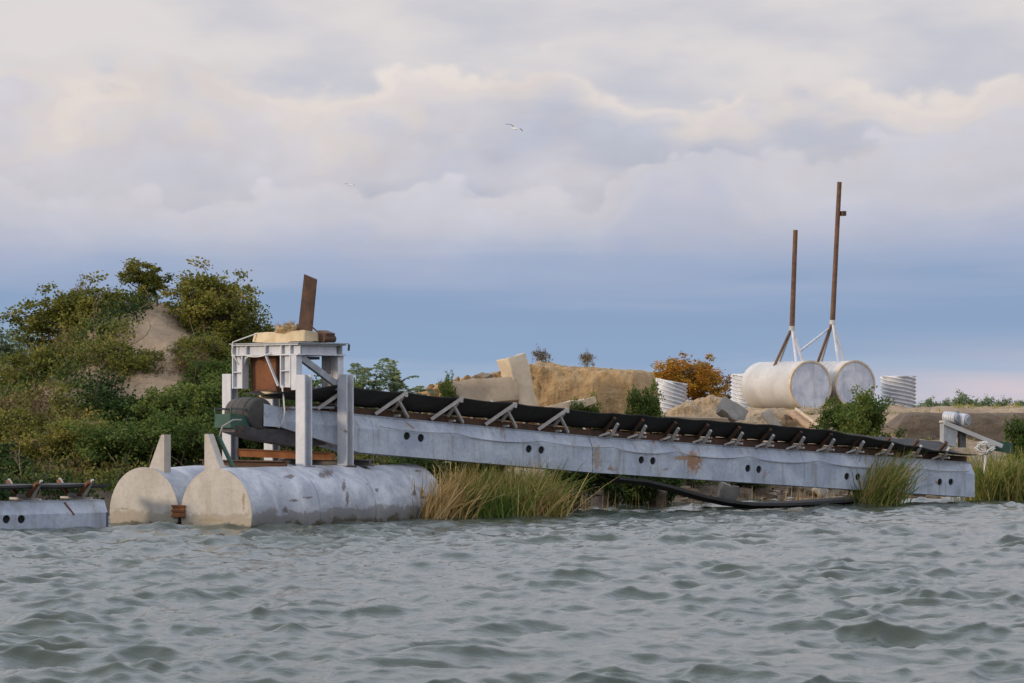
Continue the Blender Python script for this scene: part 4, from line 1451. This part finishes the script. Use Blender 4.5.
def plant_proto(key, leafm, **kw):
    (v, q, t), (sv, sq) = shrub_mesh(**kw)
    cm = np_mesh('crown', v, q, {'tint': t})
    cm.materials.append(MATS[leafm])
    sm = np_mesh('trunk', sv, sq, {'tint': np.repeat(rng.random(len(sv) // 4), 4)})
    sm.materials.append(MATS['twig'] if kw.get('bare', 0) > 0.25 else MATS['bark'])
    PLANTS[key] = (cm, sm)


def plant(name, label, cat, key, loc, sx, sz, rotz, group=None):
    t = thing(name, label, cat, loc, rotz, group)
    cm, sm = PLANTS[key]
    for nm, me in (('crown', cm), ('trunk', sm)):
        o = bpy.data.objects.new(nm, me)
        COL.objects.link(o)
        o.parent = t
    t.scale = (sx, sx, sz)
    return t


plant_proto('olive_a', 'leaf_olive', seed=1, w=3.2, h=3.0, nclus=210, nleaf=15960, leaf=0.102, spread=0.26)
plant_proto('olive_b', 'leaf_olive', seed=2, w=3.0, h=2.6, nclus=170, nleaf=12350, leaf=0.095, spread=0.28, bare=0.12)
plant_proto('green_a', 'leaf_green', seed=3, w=3.0, h=2.4, nclus=200, nleaf=15960, leaf=0.102, spread=0.27)
plant_proto('green_b', 'leaf_green', seed=4, w=2.6, h=2.2, nclus=150, nleaf=11400, leaf=0.088, spread=0.26)
plant_proto('dark_a', 'leaf_dark', seed=5, w=3.0, h=2.2, nclus=190, nleaf=15200, leaf=0.102, spread=0.28)
plant_proto('brown_a', 'leaf_brown', seed=6, w=3.0, h=2.4, nclus=200, nleaf=6840, leaf=0.075, spread=0.26, bare=0.45, ntrunk=7)
plant_proto('pale_a', 'leaf_pale', seed=7, w=2.4, h=2.6, nclus=80, nleaf=5320, leaf=0.095, spread=0.25, bare=0.1)
plant_proto('slender', 'leaf_olive', seed=18, w=1.9, h=3.6, nclus=26, nleaf=4940, leaf=0.088, spread=0.22, low=0.5, ntrunk=2)
plant_proto('autumn', 'leaf_autumn', seed=9, w=3.2, h=2.9, nclus=230, nleaf=17480, leaf=0.102, ratio=0.42, spread=0.26, ntrunk=6)
plant_proto('bright_a', 'leaf_green', seed=10, w=2.0, h=1.8, nclus=110, nleaf=8740, leaf=0.082, spread=0.22)
plant_proto('tuft', 'leaf_brown', seed=12, w=0.9, h=1.0, nclus=40, nleaf=1520, leaf=0.048, spread=0.14, bare=0.2)
plant_proto('far', 'leaf_pale', seed=13, w=3.0, h=2.0, nclus=60, nleaf=2850, leaf=0.163, spread=0.4)


def on_ground(px, Y, sink=0.1):
    X = (px - 512) / F * Y
    return Vector((X, Y, float(ground_z(X, Y)) - sink))


HILL = 'shrubs and small trees covering the hill'
# name, label, key, px, Y, top row, width scale
hill = [
    ('pale_tree', 'pale grey-green tree on the far left slope against the sky', 'pale_a', 20, 102, 322, 1.2),
    ('olive_shrub', 'tall olive shrub making the left shoulder of the hill', 'olive_a', 70, 97, 291, 1.15),
    ('olive_shrub', 'olive shrub on the hilltop left of the slender tree', 'olive_b', 98, 97, 304, 0.9),
    ('slender_tree', 'slender open tree sticking up highest on the hilltop', 'slender', 153, 96.5, 262, 0.95),
    ('leafy_tree', 'dense olive-green tree on the hilltop nearest the gantry', 'olive_a', 214, 95.5, 276, 1.0),
    ('leafy_tree', 'lower tree on the right shoulder of the hill behind the gantry', 'olive_b', 243, 97, 312, 0.85),
    ('brown_shrub', 'brown half-bare shrub on the left slope below the pale tree', 'brown_a', 20, 94, 388, 1.2),
    ('brown_shrub', 'brown twiggy shrub in the middle of the hill', 'brown_a', 86, 93, 340, 1.1),
    ('brown_shrub', 'brown brush at the top left of the bare earth face', 'brown_a', 126, 96, 306, 0.75),
    ('olive_shrub', 'olive shrub below the left shoulder of the hill', 'olive_b', 48, 93, 350, 1.1),
    ('olive_shrub', 'olive shrub at the lower left of the bare earth face', 'olive_b', 126, 91, 345, 0.9),
    ('dark_shrub', 'dark shrub half way down the left of the hill', 'dark_a', 105, 88.5, 398, 0.9),
    ('green_shrub', 'green shrub left of the foot of the gantry', 'green_a', 200, 87, 385, 0.85),
    ('green_shrub', 'bright green shrub under the bare earth face', 'green_b', 160, 87, 392, 0.95),
    ('olive_shrub', 'yellow-olive shrub low on the left of the hill', 'olive_b', 22, 87, 412, 1.0),
    ('olive_shrub', 'yellow-olive shrub low above the floating conveyor', 'olive_a', 68, 85, 424, 0.85),
    ('green_shrub', 'green shrub at the waterside above the left pontoon end', 'green_b', 118, 84, 425, 1.0),
    ('green_shrub', 'dark leafy shrub at the waterside between the two pale fins', 'green_a', 182, 84.5, 418, 0.8),
    ('dark_shrub', 'dark shrub at the left waterside behind the floating conveyor', 'dark_a', 10, 83, 452, 0.9),
    ('dark_shrub', 'dark shrub behind the gantry posts under the chute', 'dark_a', 258, 86, 400, 0.8),
    ('green_shrub', 'green shrub seen through the right bay of the gantry', 'green_b', 318, 87.5, 384, 0.95),
    ('bare_sapling', 'thin twiggy sapling poking above the left shoulder of the hill', 'brown_a', 80, 98, 283, 0.55),
    ('bare_sapling', 'thin twiggy sapling on the ridge left of the slender tree', 'brown_a', 116, 98, 293, 0.5),
    ('olive_shrub', 'olive shrub at the right edge of the bare earth face', 'olive_b', 205, 92, 338, 0.7),
    ('green_shrub', 'green shrub on the hillside behind the left gantry post', 'green_a', 228, 90, 362, 0.75),
    ('brown_shrub', 'bare brown branches sprawling over the foot of the earth face', 'brown_a', 184, 91, 350, 0.7),
]
for i, (nm, lb, key, px, Y, top, sw) in enumerate(hill):
    b = on_ground(px, Y, 0.15)
    co = np.empty(len(PLANTS[key][0].vertices) * 3, dtype=np.float32)
    PLANTS[key][0].vertices.foreach_get('co', co)
    hh = float(np.quantile(co.reshape(-1, 3)[:, 2], 0.985))
    sz = (zt(top, Y) - b.z) / hh
    if sz < 0.75 * sw:
        sz = 0.75 * sw
        b.z = zt(top, Y) - sz * hh
    plant(nm, lb, 'tree' if 'tree' in nm else 'shrub', key, b, sw, sz, random.uniform(0, 6.28), HILL)

others = [
    ('autumn_tree', 'round orange-brown autumn tree behind the dented corrugated pipe', 'tree', 'autumn', 694, 150, 362, 1.4),
    ('green_bush', 'large green bush in front of the right white cylinder', 'bush', 'bright_a', 870, 101, 395, 1.05),
    ('green_bush', 'smaller green bush below the gap between the white cylinders', 'bush', 'bright_a', 838, 104, 403, 0.75),
    ('green_bush', 'slim green bush against the right end of the earth bank', 'bush', 'bright_a', 645, 103, 388, 0.55),
    ('green_bush', 'small green bush at the foot of the earth bank behind the conveyor', 'bush', 'bright_a', 586, 103, 399, 0.52),
    ('green_sapling', 'thin green sapling at the left end of the rubble heap', 'sapling', 'bright_a', 446, 103, 379, 0.36),
    ('green_bush', 'green bush at the right edge of the picture', 'bush', 'bright_a', 1032, 99, 418, 0.8),
    ('dark_bush', 'dark bush under the joint of the conveyor girder', 'bush', 'dark_a', 622, 87.6, 455, 0.72),
    ('dark_bush', 'dark bush behind the reeds under the conveyor', 'bush', 'dark_a', 572, 84.5, 448, 0.8),
    ('green_bush', 'green bush on the bank under the conveyor beside the boulder', 'bush', 'green_b', 690, 92, 466, 0.8),
    ('dark_bush', 'dark bush at the water where the loose belt droops', 'bush', 'dark_a', 662, 89.4, 462, 0.6),
    ('green_bush', 'low green bush under the conveyor right of the pale boulder', 'bush', 'green_b', 752, 93.2, 476, 0.6),
    ('dark_bush', 'dark bush between the long pontoon and the reeds', 'bush', 'dark_a', 475, 83.5, 452, 0.62),
    ('dark_bush', 'dark bush behind the far end of the long pontoon', 'bush', 'dark_a', 428, 82.6, 452, 0.6),
    ('dry_tuft', 'bare twiggy tuft on the left of the earth bank top', 'tuft', 'tuft', 543, 108, 349, 0.8),
    ('dry_tuft', 'small round dry tuft on the middle of the earth bank top', 'tuft', 'tuft', 589, 108, 352, 0.7),
]
for (nm, lb, cat, key, px, Y, top, sw) in others:
    b = on_ground(px, Y, 0.1)
    if 'tuft' in nm:
        b.z = zt(369, 106) - 0.2
    co = np.empty(len(PLANTS[key][0].vertices) * 3, dtype=np.float32)
    PLANTS[key][0].vertices.foreach_get('co', co)
    hh = float(np.quantile(co.reshape(-1, 3)[:, 2], 0.985))
    plant(nm, lb, cat, key, b, sw, (zt(top, Y) - b.z) / hh, random.uniform(0, 6.28))

far_spots = [(925, 260, 402.5, 0.8, 'leftmost low shrub on the horizon right of the lone pipe'), (941, 300, 403, 0.9, 'second low shrub on the horizon from the lone pipe'),
             (969, 240, 398.5, 1.0, 'tallest shrub on the horizon above the motor'), (984, 280, 401.5, 0.8, 'shrub on the horizon just right of the tallest one'),
             (1003, 330, 402, 0.9, 'small shrub on the horizon toward the right edge'), (1020, 360, 403.5, 1.1, 'low shrub on the horizon at the right edge')]
for px, Y, top, sw, lb in far_spots:
    b = on_ground(px, Y, 0.7)
    plant('horizon_shrub', lb, 'shrub', 'far', b, sw, max(0.3, (zt(top, Y) - b.z) / 1.75), random.uniform(0, 6), 'low shrubs along the horizon')


# sumac saplings with feathery leaves behind the gantry
def sumac(label, px, Y, top, spread, seed, n=13):
    r = np.random.default_rng(seed)
    b = on_ground(px, Y, 0.1)
    hgt = zt(top, Y) - b.z
    t = thing('sumac_sapling', label, 'sapling', b, 0, 'feathery saplings behind the gantry')
    paths, ra, rb, C, A, T = [], [], [], [], [], []
    for s in range(3):
        tip = np.array([r.normal(0, 0.28) * spread, r.normal(0, 0.3), hgt * r.uniform(0.62, 0.84)])
        trunk = curve_pts((r.normal(0, 0.1), 0, -0.1), tip, 8, 0.06, r)
        paths.append(trunk)
        ra.append(0.035)
        rb.append(0.012)
        for q in range(n):
            a = r.uniform(0, 6.283)
            L = r.uniform(0.55, 0.95) * spread
            st = trunk[-1 - (q % 6)]
            up = r.uniform(0.5, 1.5)
            u = np.linspace(0, 1, 11)
            fr = st + np.stack([np.cos(a) * L * u, np.sin(a) * L * u, L * (up * u - 0.55 * u ** 2)], 1)
            paths.append(fr[::2])
            ra.append(0.008)
            rb.append(0.003)
            side = np.array([-np.sin(a), np.cos(a), 0])
            fw = unit(np.gradient(fr, axis=0))
            tt = r.uniform(0.2, 0.9)
            for sgn in (-1, 1):
                for d_ in (0, 0.5):
                    C.append(fr[2:] - fw[2:] * d_ * L / 10)
                    A.append(unit(side * sgn + fw[2:] * 0.45 + r.normal(0, 0.08, (9, 3)) + np.array([0, 0, -0.25])))
                    T.append(np.clip(tt + r.normal(0, 0.12, 9), 0, 1))
    v, q, tn = leaves(np.concatenate(C), np.concatenate(A), 0.17, 0.034, np.concatenate(T), r)
    me = np_mesh('crown', v, q, {'tint': tn})
    link('crown', me, MATS['leaf_pale'], t)
    sv, sq = stems_np(paths, ra, rb)
    link('trunk', np_mesh('trunk', sv, sq, {'tint': np.full(len(sv), 0.3)}), MATS['twig'], t)


sumac('feathery sapling right behind the farther near-side gantry post', 358, 90, 364, 1.0, 51)
sumac('tallest feathery sapling standing between the gantry and the rubble heap', 383, 91, 361, 1.0, 52)
sumac('small feathery sapling nearest the rubble heap', 406, 92, 379, 0.7, 53, 9)


def thicket():
    """low mass of leaves and twigs that clothes the hill between the shrubs"""
    r = np.random.default_rng(77)
    n = 2900
    X = r.uniform(-19.5, -3.2, n)
    Y = r.uniform(77.0, 101, n)
    ok = Y > shore(X) - 0.15
    X, Y = X[ok], Y[ok]
    px = 512 + F * X / Y
    Z = ground_z(X, Y)
    py = YH - (Z - H0) / X.clip(-1e9, -1e-9) * 0 - (Z - H0) * F / Y
    # the bare earth face stays open
    bare = (np.abs(X + 10.85) < 0.95) & (Y > 88.5) & (Z > 2.9)
    keep = ~bare
    X, Y, Z = X[keep], Y[keep], Z[keep]
    C, A, T = [], [], []
    patch = fbm(X * 0.35, Y * 0.35, 91)
    for x, y, z, pt in zip(X, Y, Z, patch):
        m = 52
        hgt = r.uniform(0.15, 0.7)
        c = np.array([x, y, z + hgt * 0.55])
        pts = c + r.normal(0, 1, (m, 3)) * np.array([0.24, 0.24, hgt * 0.30])
        C.append(pts)
        A.append(unit(r.normal(0, 1, (m, 3)) + np.array([0, 0, 0.35])))
        T.append(np.clip(0.47 + pt * 1.3 + (0.22 if x < -13.5 and z > 2.2 else 0) + r.normal(0, 0.14), 0.02, 0.98) + np.zeros(m) + r.normal(0, 0.05, m))
    v, q, t = leaves(np.concatenate(C), np.concatenate(A), 0.115, 0.042, np.clip(np.concatenate(T), 0, 1), r)
    o = link('hill_undergrowth', np_mesh('hill_undergrowth', v, q, {'tint': t}), MATS['leaf_mixed'])
    tag(o, 'tangled green and brown undergrowth covering the hillside', 'undergrowth', kind='stuff')
    paths, ra, rb = [], [], []
    idx = r.choice(len(X), 420)
    for i in idx:
        a = np.array([X[i], Y[i], Z[i]])
        b = a + np.array([r.normal(0, 0.35), r.normal(0, 0.35), r.uniform(0.4, 1.2)])
        paths.append(curve_pts(a, b, 5, 0.35, r))
        ra.append(0.014)
        rb.append(0.006)
    sv, sq = stems_np(paths, ra, rb)
    o = link('hill_twigs', np_mesh('hill_twigs', sv, sq, {'tint': np.repeat(r.random(len(sv) // 20), 20)}), MATS['twig'])
    tag(o, 'thin bare twigs standing in the hillside undergrowth', 'twigs', kind='stuff')


leafmat('leaf_mixed', [(0.0, (0.024, 0.046, 0.013)), (0.3, (0.071, 0.103, 0.023)), (0.55, (0.154, 0.154, 0.031)), (0.78, (0.184, 0.163, 0.040)), (0.9, (0.130, 0.088, 0.046)), (1.0, (0.199, 0.136, 0.073))])
thicket()


# ------------------------------------------------------------------ reeds
# blades taper to a point
def reeds(label, mat, n, spots, h, lean, seed, name='reed_clump', wid=0.016, group='reed clumps along the waterline', kind=None):
    """spots: list of (px, Y, radius in x, radius in y, weight)"""
    r = np.random.default_rng(seed)
    vs, qs, ts, o = [], [], [], 0
    wsum = sum(s[4] for s in spots)
    c0 = Vector(((spots[0][0] - 512) / F * spots[0][1], spots[0][1], 0))
    for s in spots:
        k = int(n * s[4] / wsum)
        x = (s[0] - 512) / F * s[1] + r.normal(0, s[2], k) - c0.x
        y = s[1] + r.normal(0, s[3], k) - c0.y
        z = np.maximum(ground_z(x + c0.x, y + c0.y), -0.15) - 0.05
        hh = h * r.uniform(0.45, 1.12, k)
        la = r.normal(lean[0], lean[2], k)
        lb = r.normal(lean[1], lean[2], k)
        face = r.uniform(-1.2, 1.2, k)
        bend = r.uniform(0.05, 1.0, k) ** 1.6
        pts = []
        for u in (0, 0.35, 0.7, 1.0):
            f = u + bend * u ** 2.5
            pts.append(np.stack([x + la * hh * f, y + lb * hh * f, z + hh * (u - 0.45 * bend * u ** 3)], 1))
        sd = np.stack([np.cos(face), np.sin(face), 0 * face], 1) * wid
        ring = []
        for p, w in zip(pts, (0.8, 1.0, 0.8, 0.12)):
            ring += [p - sd * w, p + sd * w]
        v = np.stack(ring, 1).reshape(-1, 3)
        b = np.arange(k)[:, None] * 8 + o
        q = np.concatenate([b + np.array([[0, 1, 3, 2]]), b + np.array([[2, 3, 5, 4]]), b + np.array([[4, 5, 7, 6]])], 0)
        o += k * 8
        t = np.clip(r.beta(1.2, 1.6, k), 0, 1)
        vs.append(v)
        qs.append(q)
        ts.append(np.repeat(t, 8))
    ob = link(name, np_mesh(name, np.concatenate(vs), np.concatenate(qs), {'tint': np.concatenate(ts)}), MATS[mat], loc=c0)
    tag(ob, label, 'reeds', group, kind)


reeds('dry straw reeds leaning over the far end of the long pontoon', 'reed_straw', 520, [(432, 77.2, 0.28, 0.35, 1), (448, 77.8, 0.25, 0.3, 0.6)], 1.5, (0.24, 0, 0.26), 61)
reeds('thick green and straw reed bed between the pontoon and the dark bush', 'reed_green', 2600,
      [(500, 79.0, 0.55, 0.5, 1), (470, 78.6, 0.4, 0.5, 0.8), (530, 79.3, 0.4, 0.4, 0.7)], 1.6, (0.05, 0, 0.30), 62)
reeds('bright green sedge tuft in the middle of the reed bed', 'reed_fresh', 1100, [(492, 78.2, 0.30, 0.25, 1), (476, 78.0, 0.2, 0.2, 0.5)], 1.15, (0.04, 0, 0.24), 69)
reeds('bent straw stalks at the right edge of the reed bed', 'reed_straw', 170, [(530, 78.6, 0.14, 0.2, 1), (545, 79.2, 0.2, 0.2, 0.5)], 1.15, (0.42, 0, 0.22), 63)
reeds('few thin dry stalks in front of the dark bush under the conveyor', 'reed_straw', 46, [(590, 82.5, 0.5, 0.3, 1), (650, 85, 0.9, 0.3, 1)], 0.95, (0.02, 0, 0.06), 64, name='dry_stalks', wid=0.009, kind='stuff')
reeds('yellow-green reed clump standing in front of the conveyor girder', 'reed_green', 620, [(876, 87.9, 0.28, 0.3, 1), (866, 87.6, 0.22, 0.25, 0.6)], 1.85, (0.30, 0, 0.22), 65)
reeds('straw reed stalks leaning left of the reed clump at the girder', 'reed_straw', 160, [(868, 87.8, 0.3, 0.25, 1)], 1.75, (0.34, 0, 0.16), 66)
reeds('dense green reeds around the right end of the conveyor', 'reed_green', 2300, [(1005, 93.2, 0.55, 0.5, 1), (1035, 93.5, 0.6, 0.6, 1), (982, 92.3, 0.2, 0.25, 0.28)], 1.75, (0.0, 0, 0.30), 67)
reeds('sparse dry stalks along the rubble under the conveyor', 'reed_straw', 90, [(800, 90.6, 1.6, 0.4, 1)], 0.75, (0.03, 0, 0.10), 68, name='dry_stalks', wid=0.008, kind='stuff')


def dry_grass():
    r = np.random.default_rng(88)
    n = 5200
    X = r.uniform(2, 36, n)
    Y = np.where(r.random(n) < 0.6, r.uniform(104.5, 132, n), r.uniform(95, 104, n))
    ok = (vnoise(X * 0.6, Y * 0.4, 7) > 0.02) & (Y > shore(X) + 0.6)
    X, Y = X[ok], Y[ok]
    Z = ground_z(X, Y)
    C = np.repeat(np.stack([X, Y, Z], 1), 5, 0) + r.normal(0, 0.07, (len(X) * 5, 3)) * np.array([1, 1, 0])
    A = unit(r.normal(0, 0.45, C.shape) + np.array([0, 0, 1]))
    v, q, t = leaves(C, A, 0.20, 0.012, r.random(len(C)), r)
    o = link('dry_grass', np_mesh('dry_grass', v, q, {'tint': t}), MATS['reed_green'])
    tag(o, 'thin dry grass scattered over the dirt bank', 'grass', kind='stuff')


dry_grass()


# ------------------------------------------------------------------ gulls
def gull(label, px, py, Y, span, bank, rz):
    c = P(px, py, Y)
    s = span
    vs, fs = [], []
    m = MB()
    body = [(0, -0.22, 0, 0.01), (0, -0.17, 0.01, 0.045), (0, -0.05, 0, 0.065), (0, 0.10, 0, 0.05), (0, 0.22, 0, 0.02), (0, 0.30, 0, 0.035)]
    rings = []
    for x, y, z, r in body:
        rings.append([(x + r * s * math.cos(2 * math.pi * i / 10) * (1.0 if y < 0.25 else 1.8), y * s, z * s + r * s * math.sin(2 * math.pi * i / 10) * (1 if y < 0.25 else 0.3)) for i in range(10)])
    m.loft(rings)
    w = MB()
    for sd in (-1, 1):
        pr = [(0.04, 0.0, 0.02, 0.20), (0.20, -0.05, 0.10, 0.20), (0.34, -0.02, 0.09, 0.17), (0.50, 0.06, 0.03, 0.03)]
        rr = []
        for x, y, z, ch in pr:
            X = sd * x * s
            rr.append([(X, (y - ch / 2) * s, z * s), (X, y * s, (z + 0.012) * s), (X, (y + ch / 2) * s, z * s), (X, y * s, (z - 0.006) * s)])
        w.loft(rr)
    t = thing('gull', label, 'bird', c, rz)
    t.rotation_euler = (R(12), R(bank), rz)
    bm_all = MB()
    bm_all.add(m.v, m.f)
    bm_all.add(w.v, w.f)
    bm_all.build('body', MATS['gull_white'], t, smooth=50)
    for sd in (-1, 1):
        tip = MB()
        pr = [(0.16, -0.04, 0.086, 0.21), (0.30, -0.03, 0.104, 0.20), (0.42, 0.02, 0.068, 0.14), (0.52, 0.065, 0.026, 0.03)]
        rr = []
        for x, y, z, ch in pr:
            X = sd * x * s
            rr.append([(X, (y - ch / 2) * s, z * s), (X, y * s, (z + 0.012) * s), (X, (y + ch / 2) * s, z * s), (X, y * s, (z - 0.010) * s)])
        tip.loft(rr).build('wing_tip', MATS['dark_steel'], t)


gull('gull with dark wing tips gliding in the middle of the sky', 514.5, 128.5, 190, 1.30, 18, R(30))
gull('tiny distant gull in the sky above the gantry', 350, 185, 300, 1.1, 6, R(20))
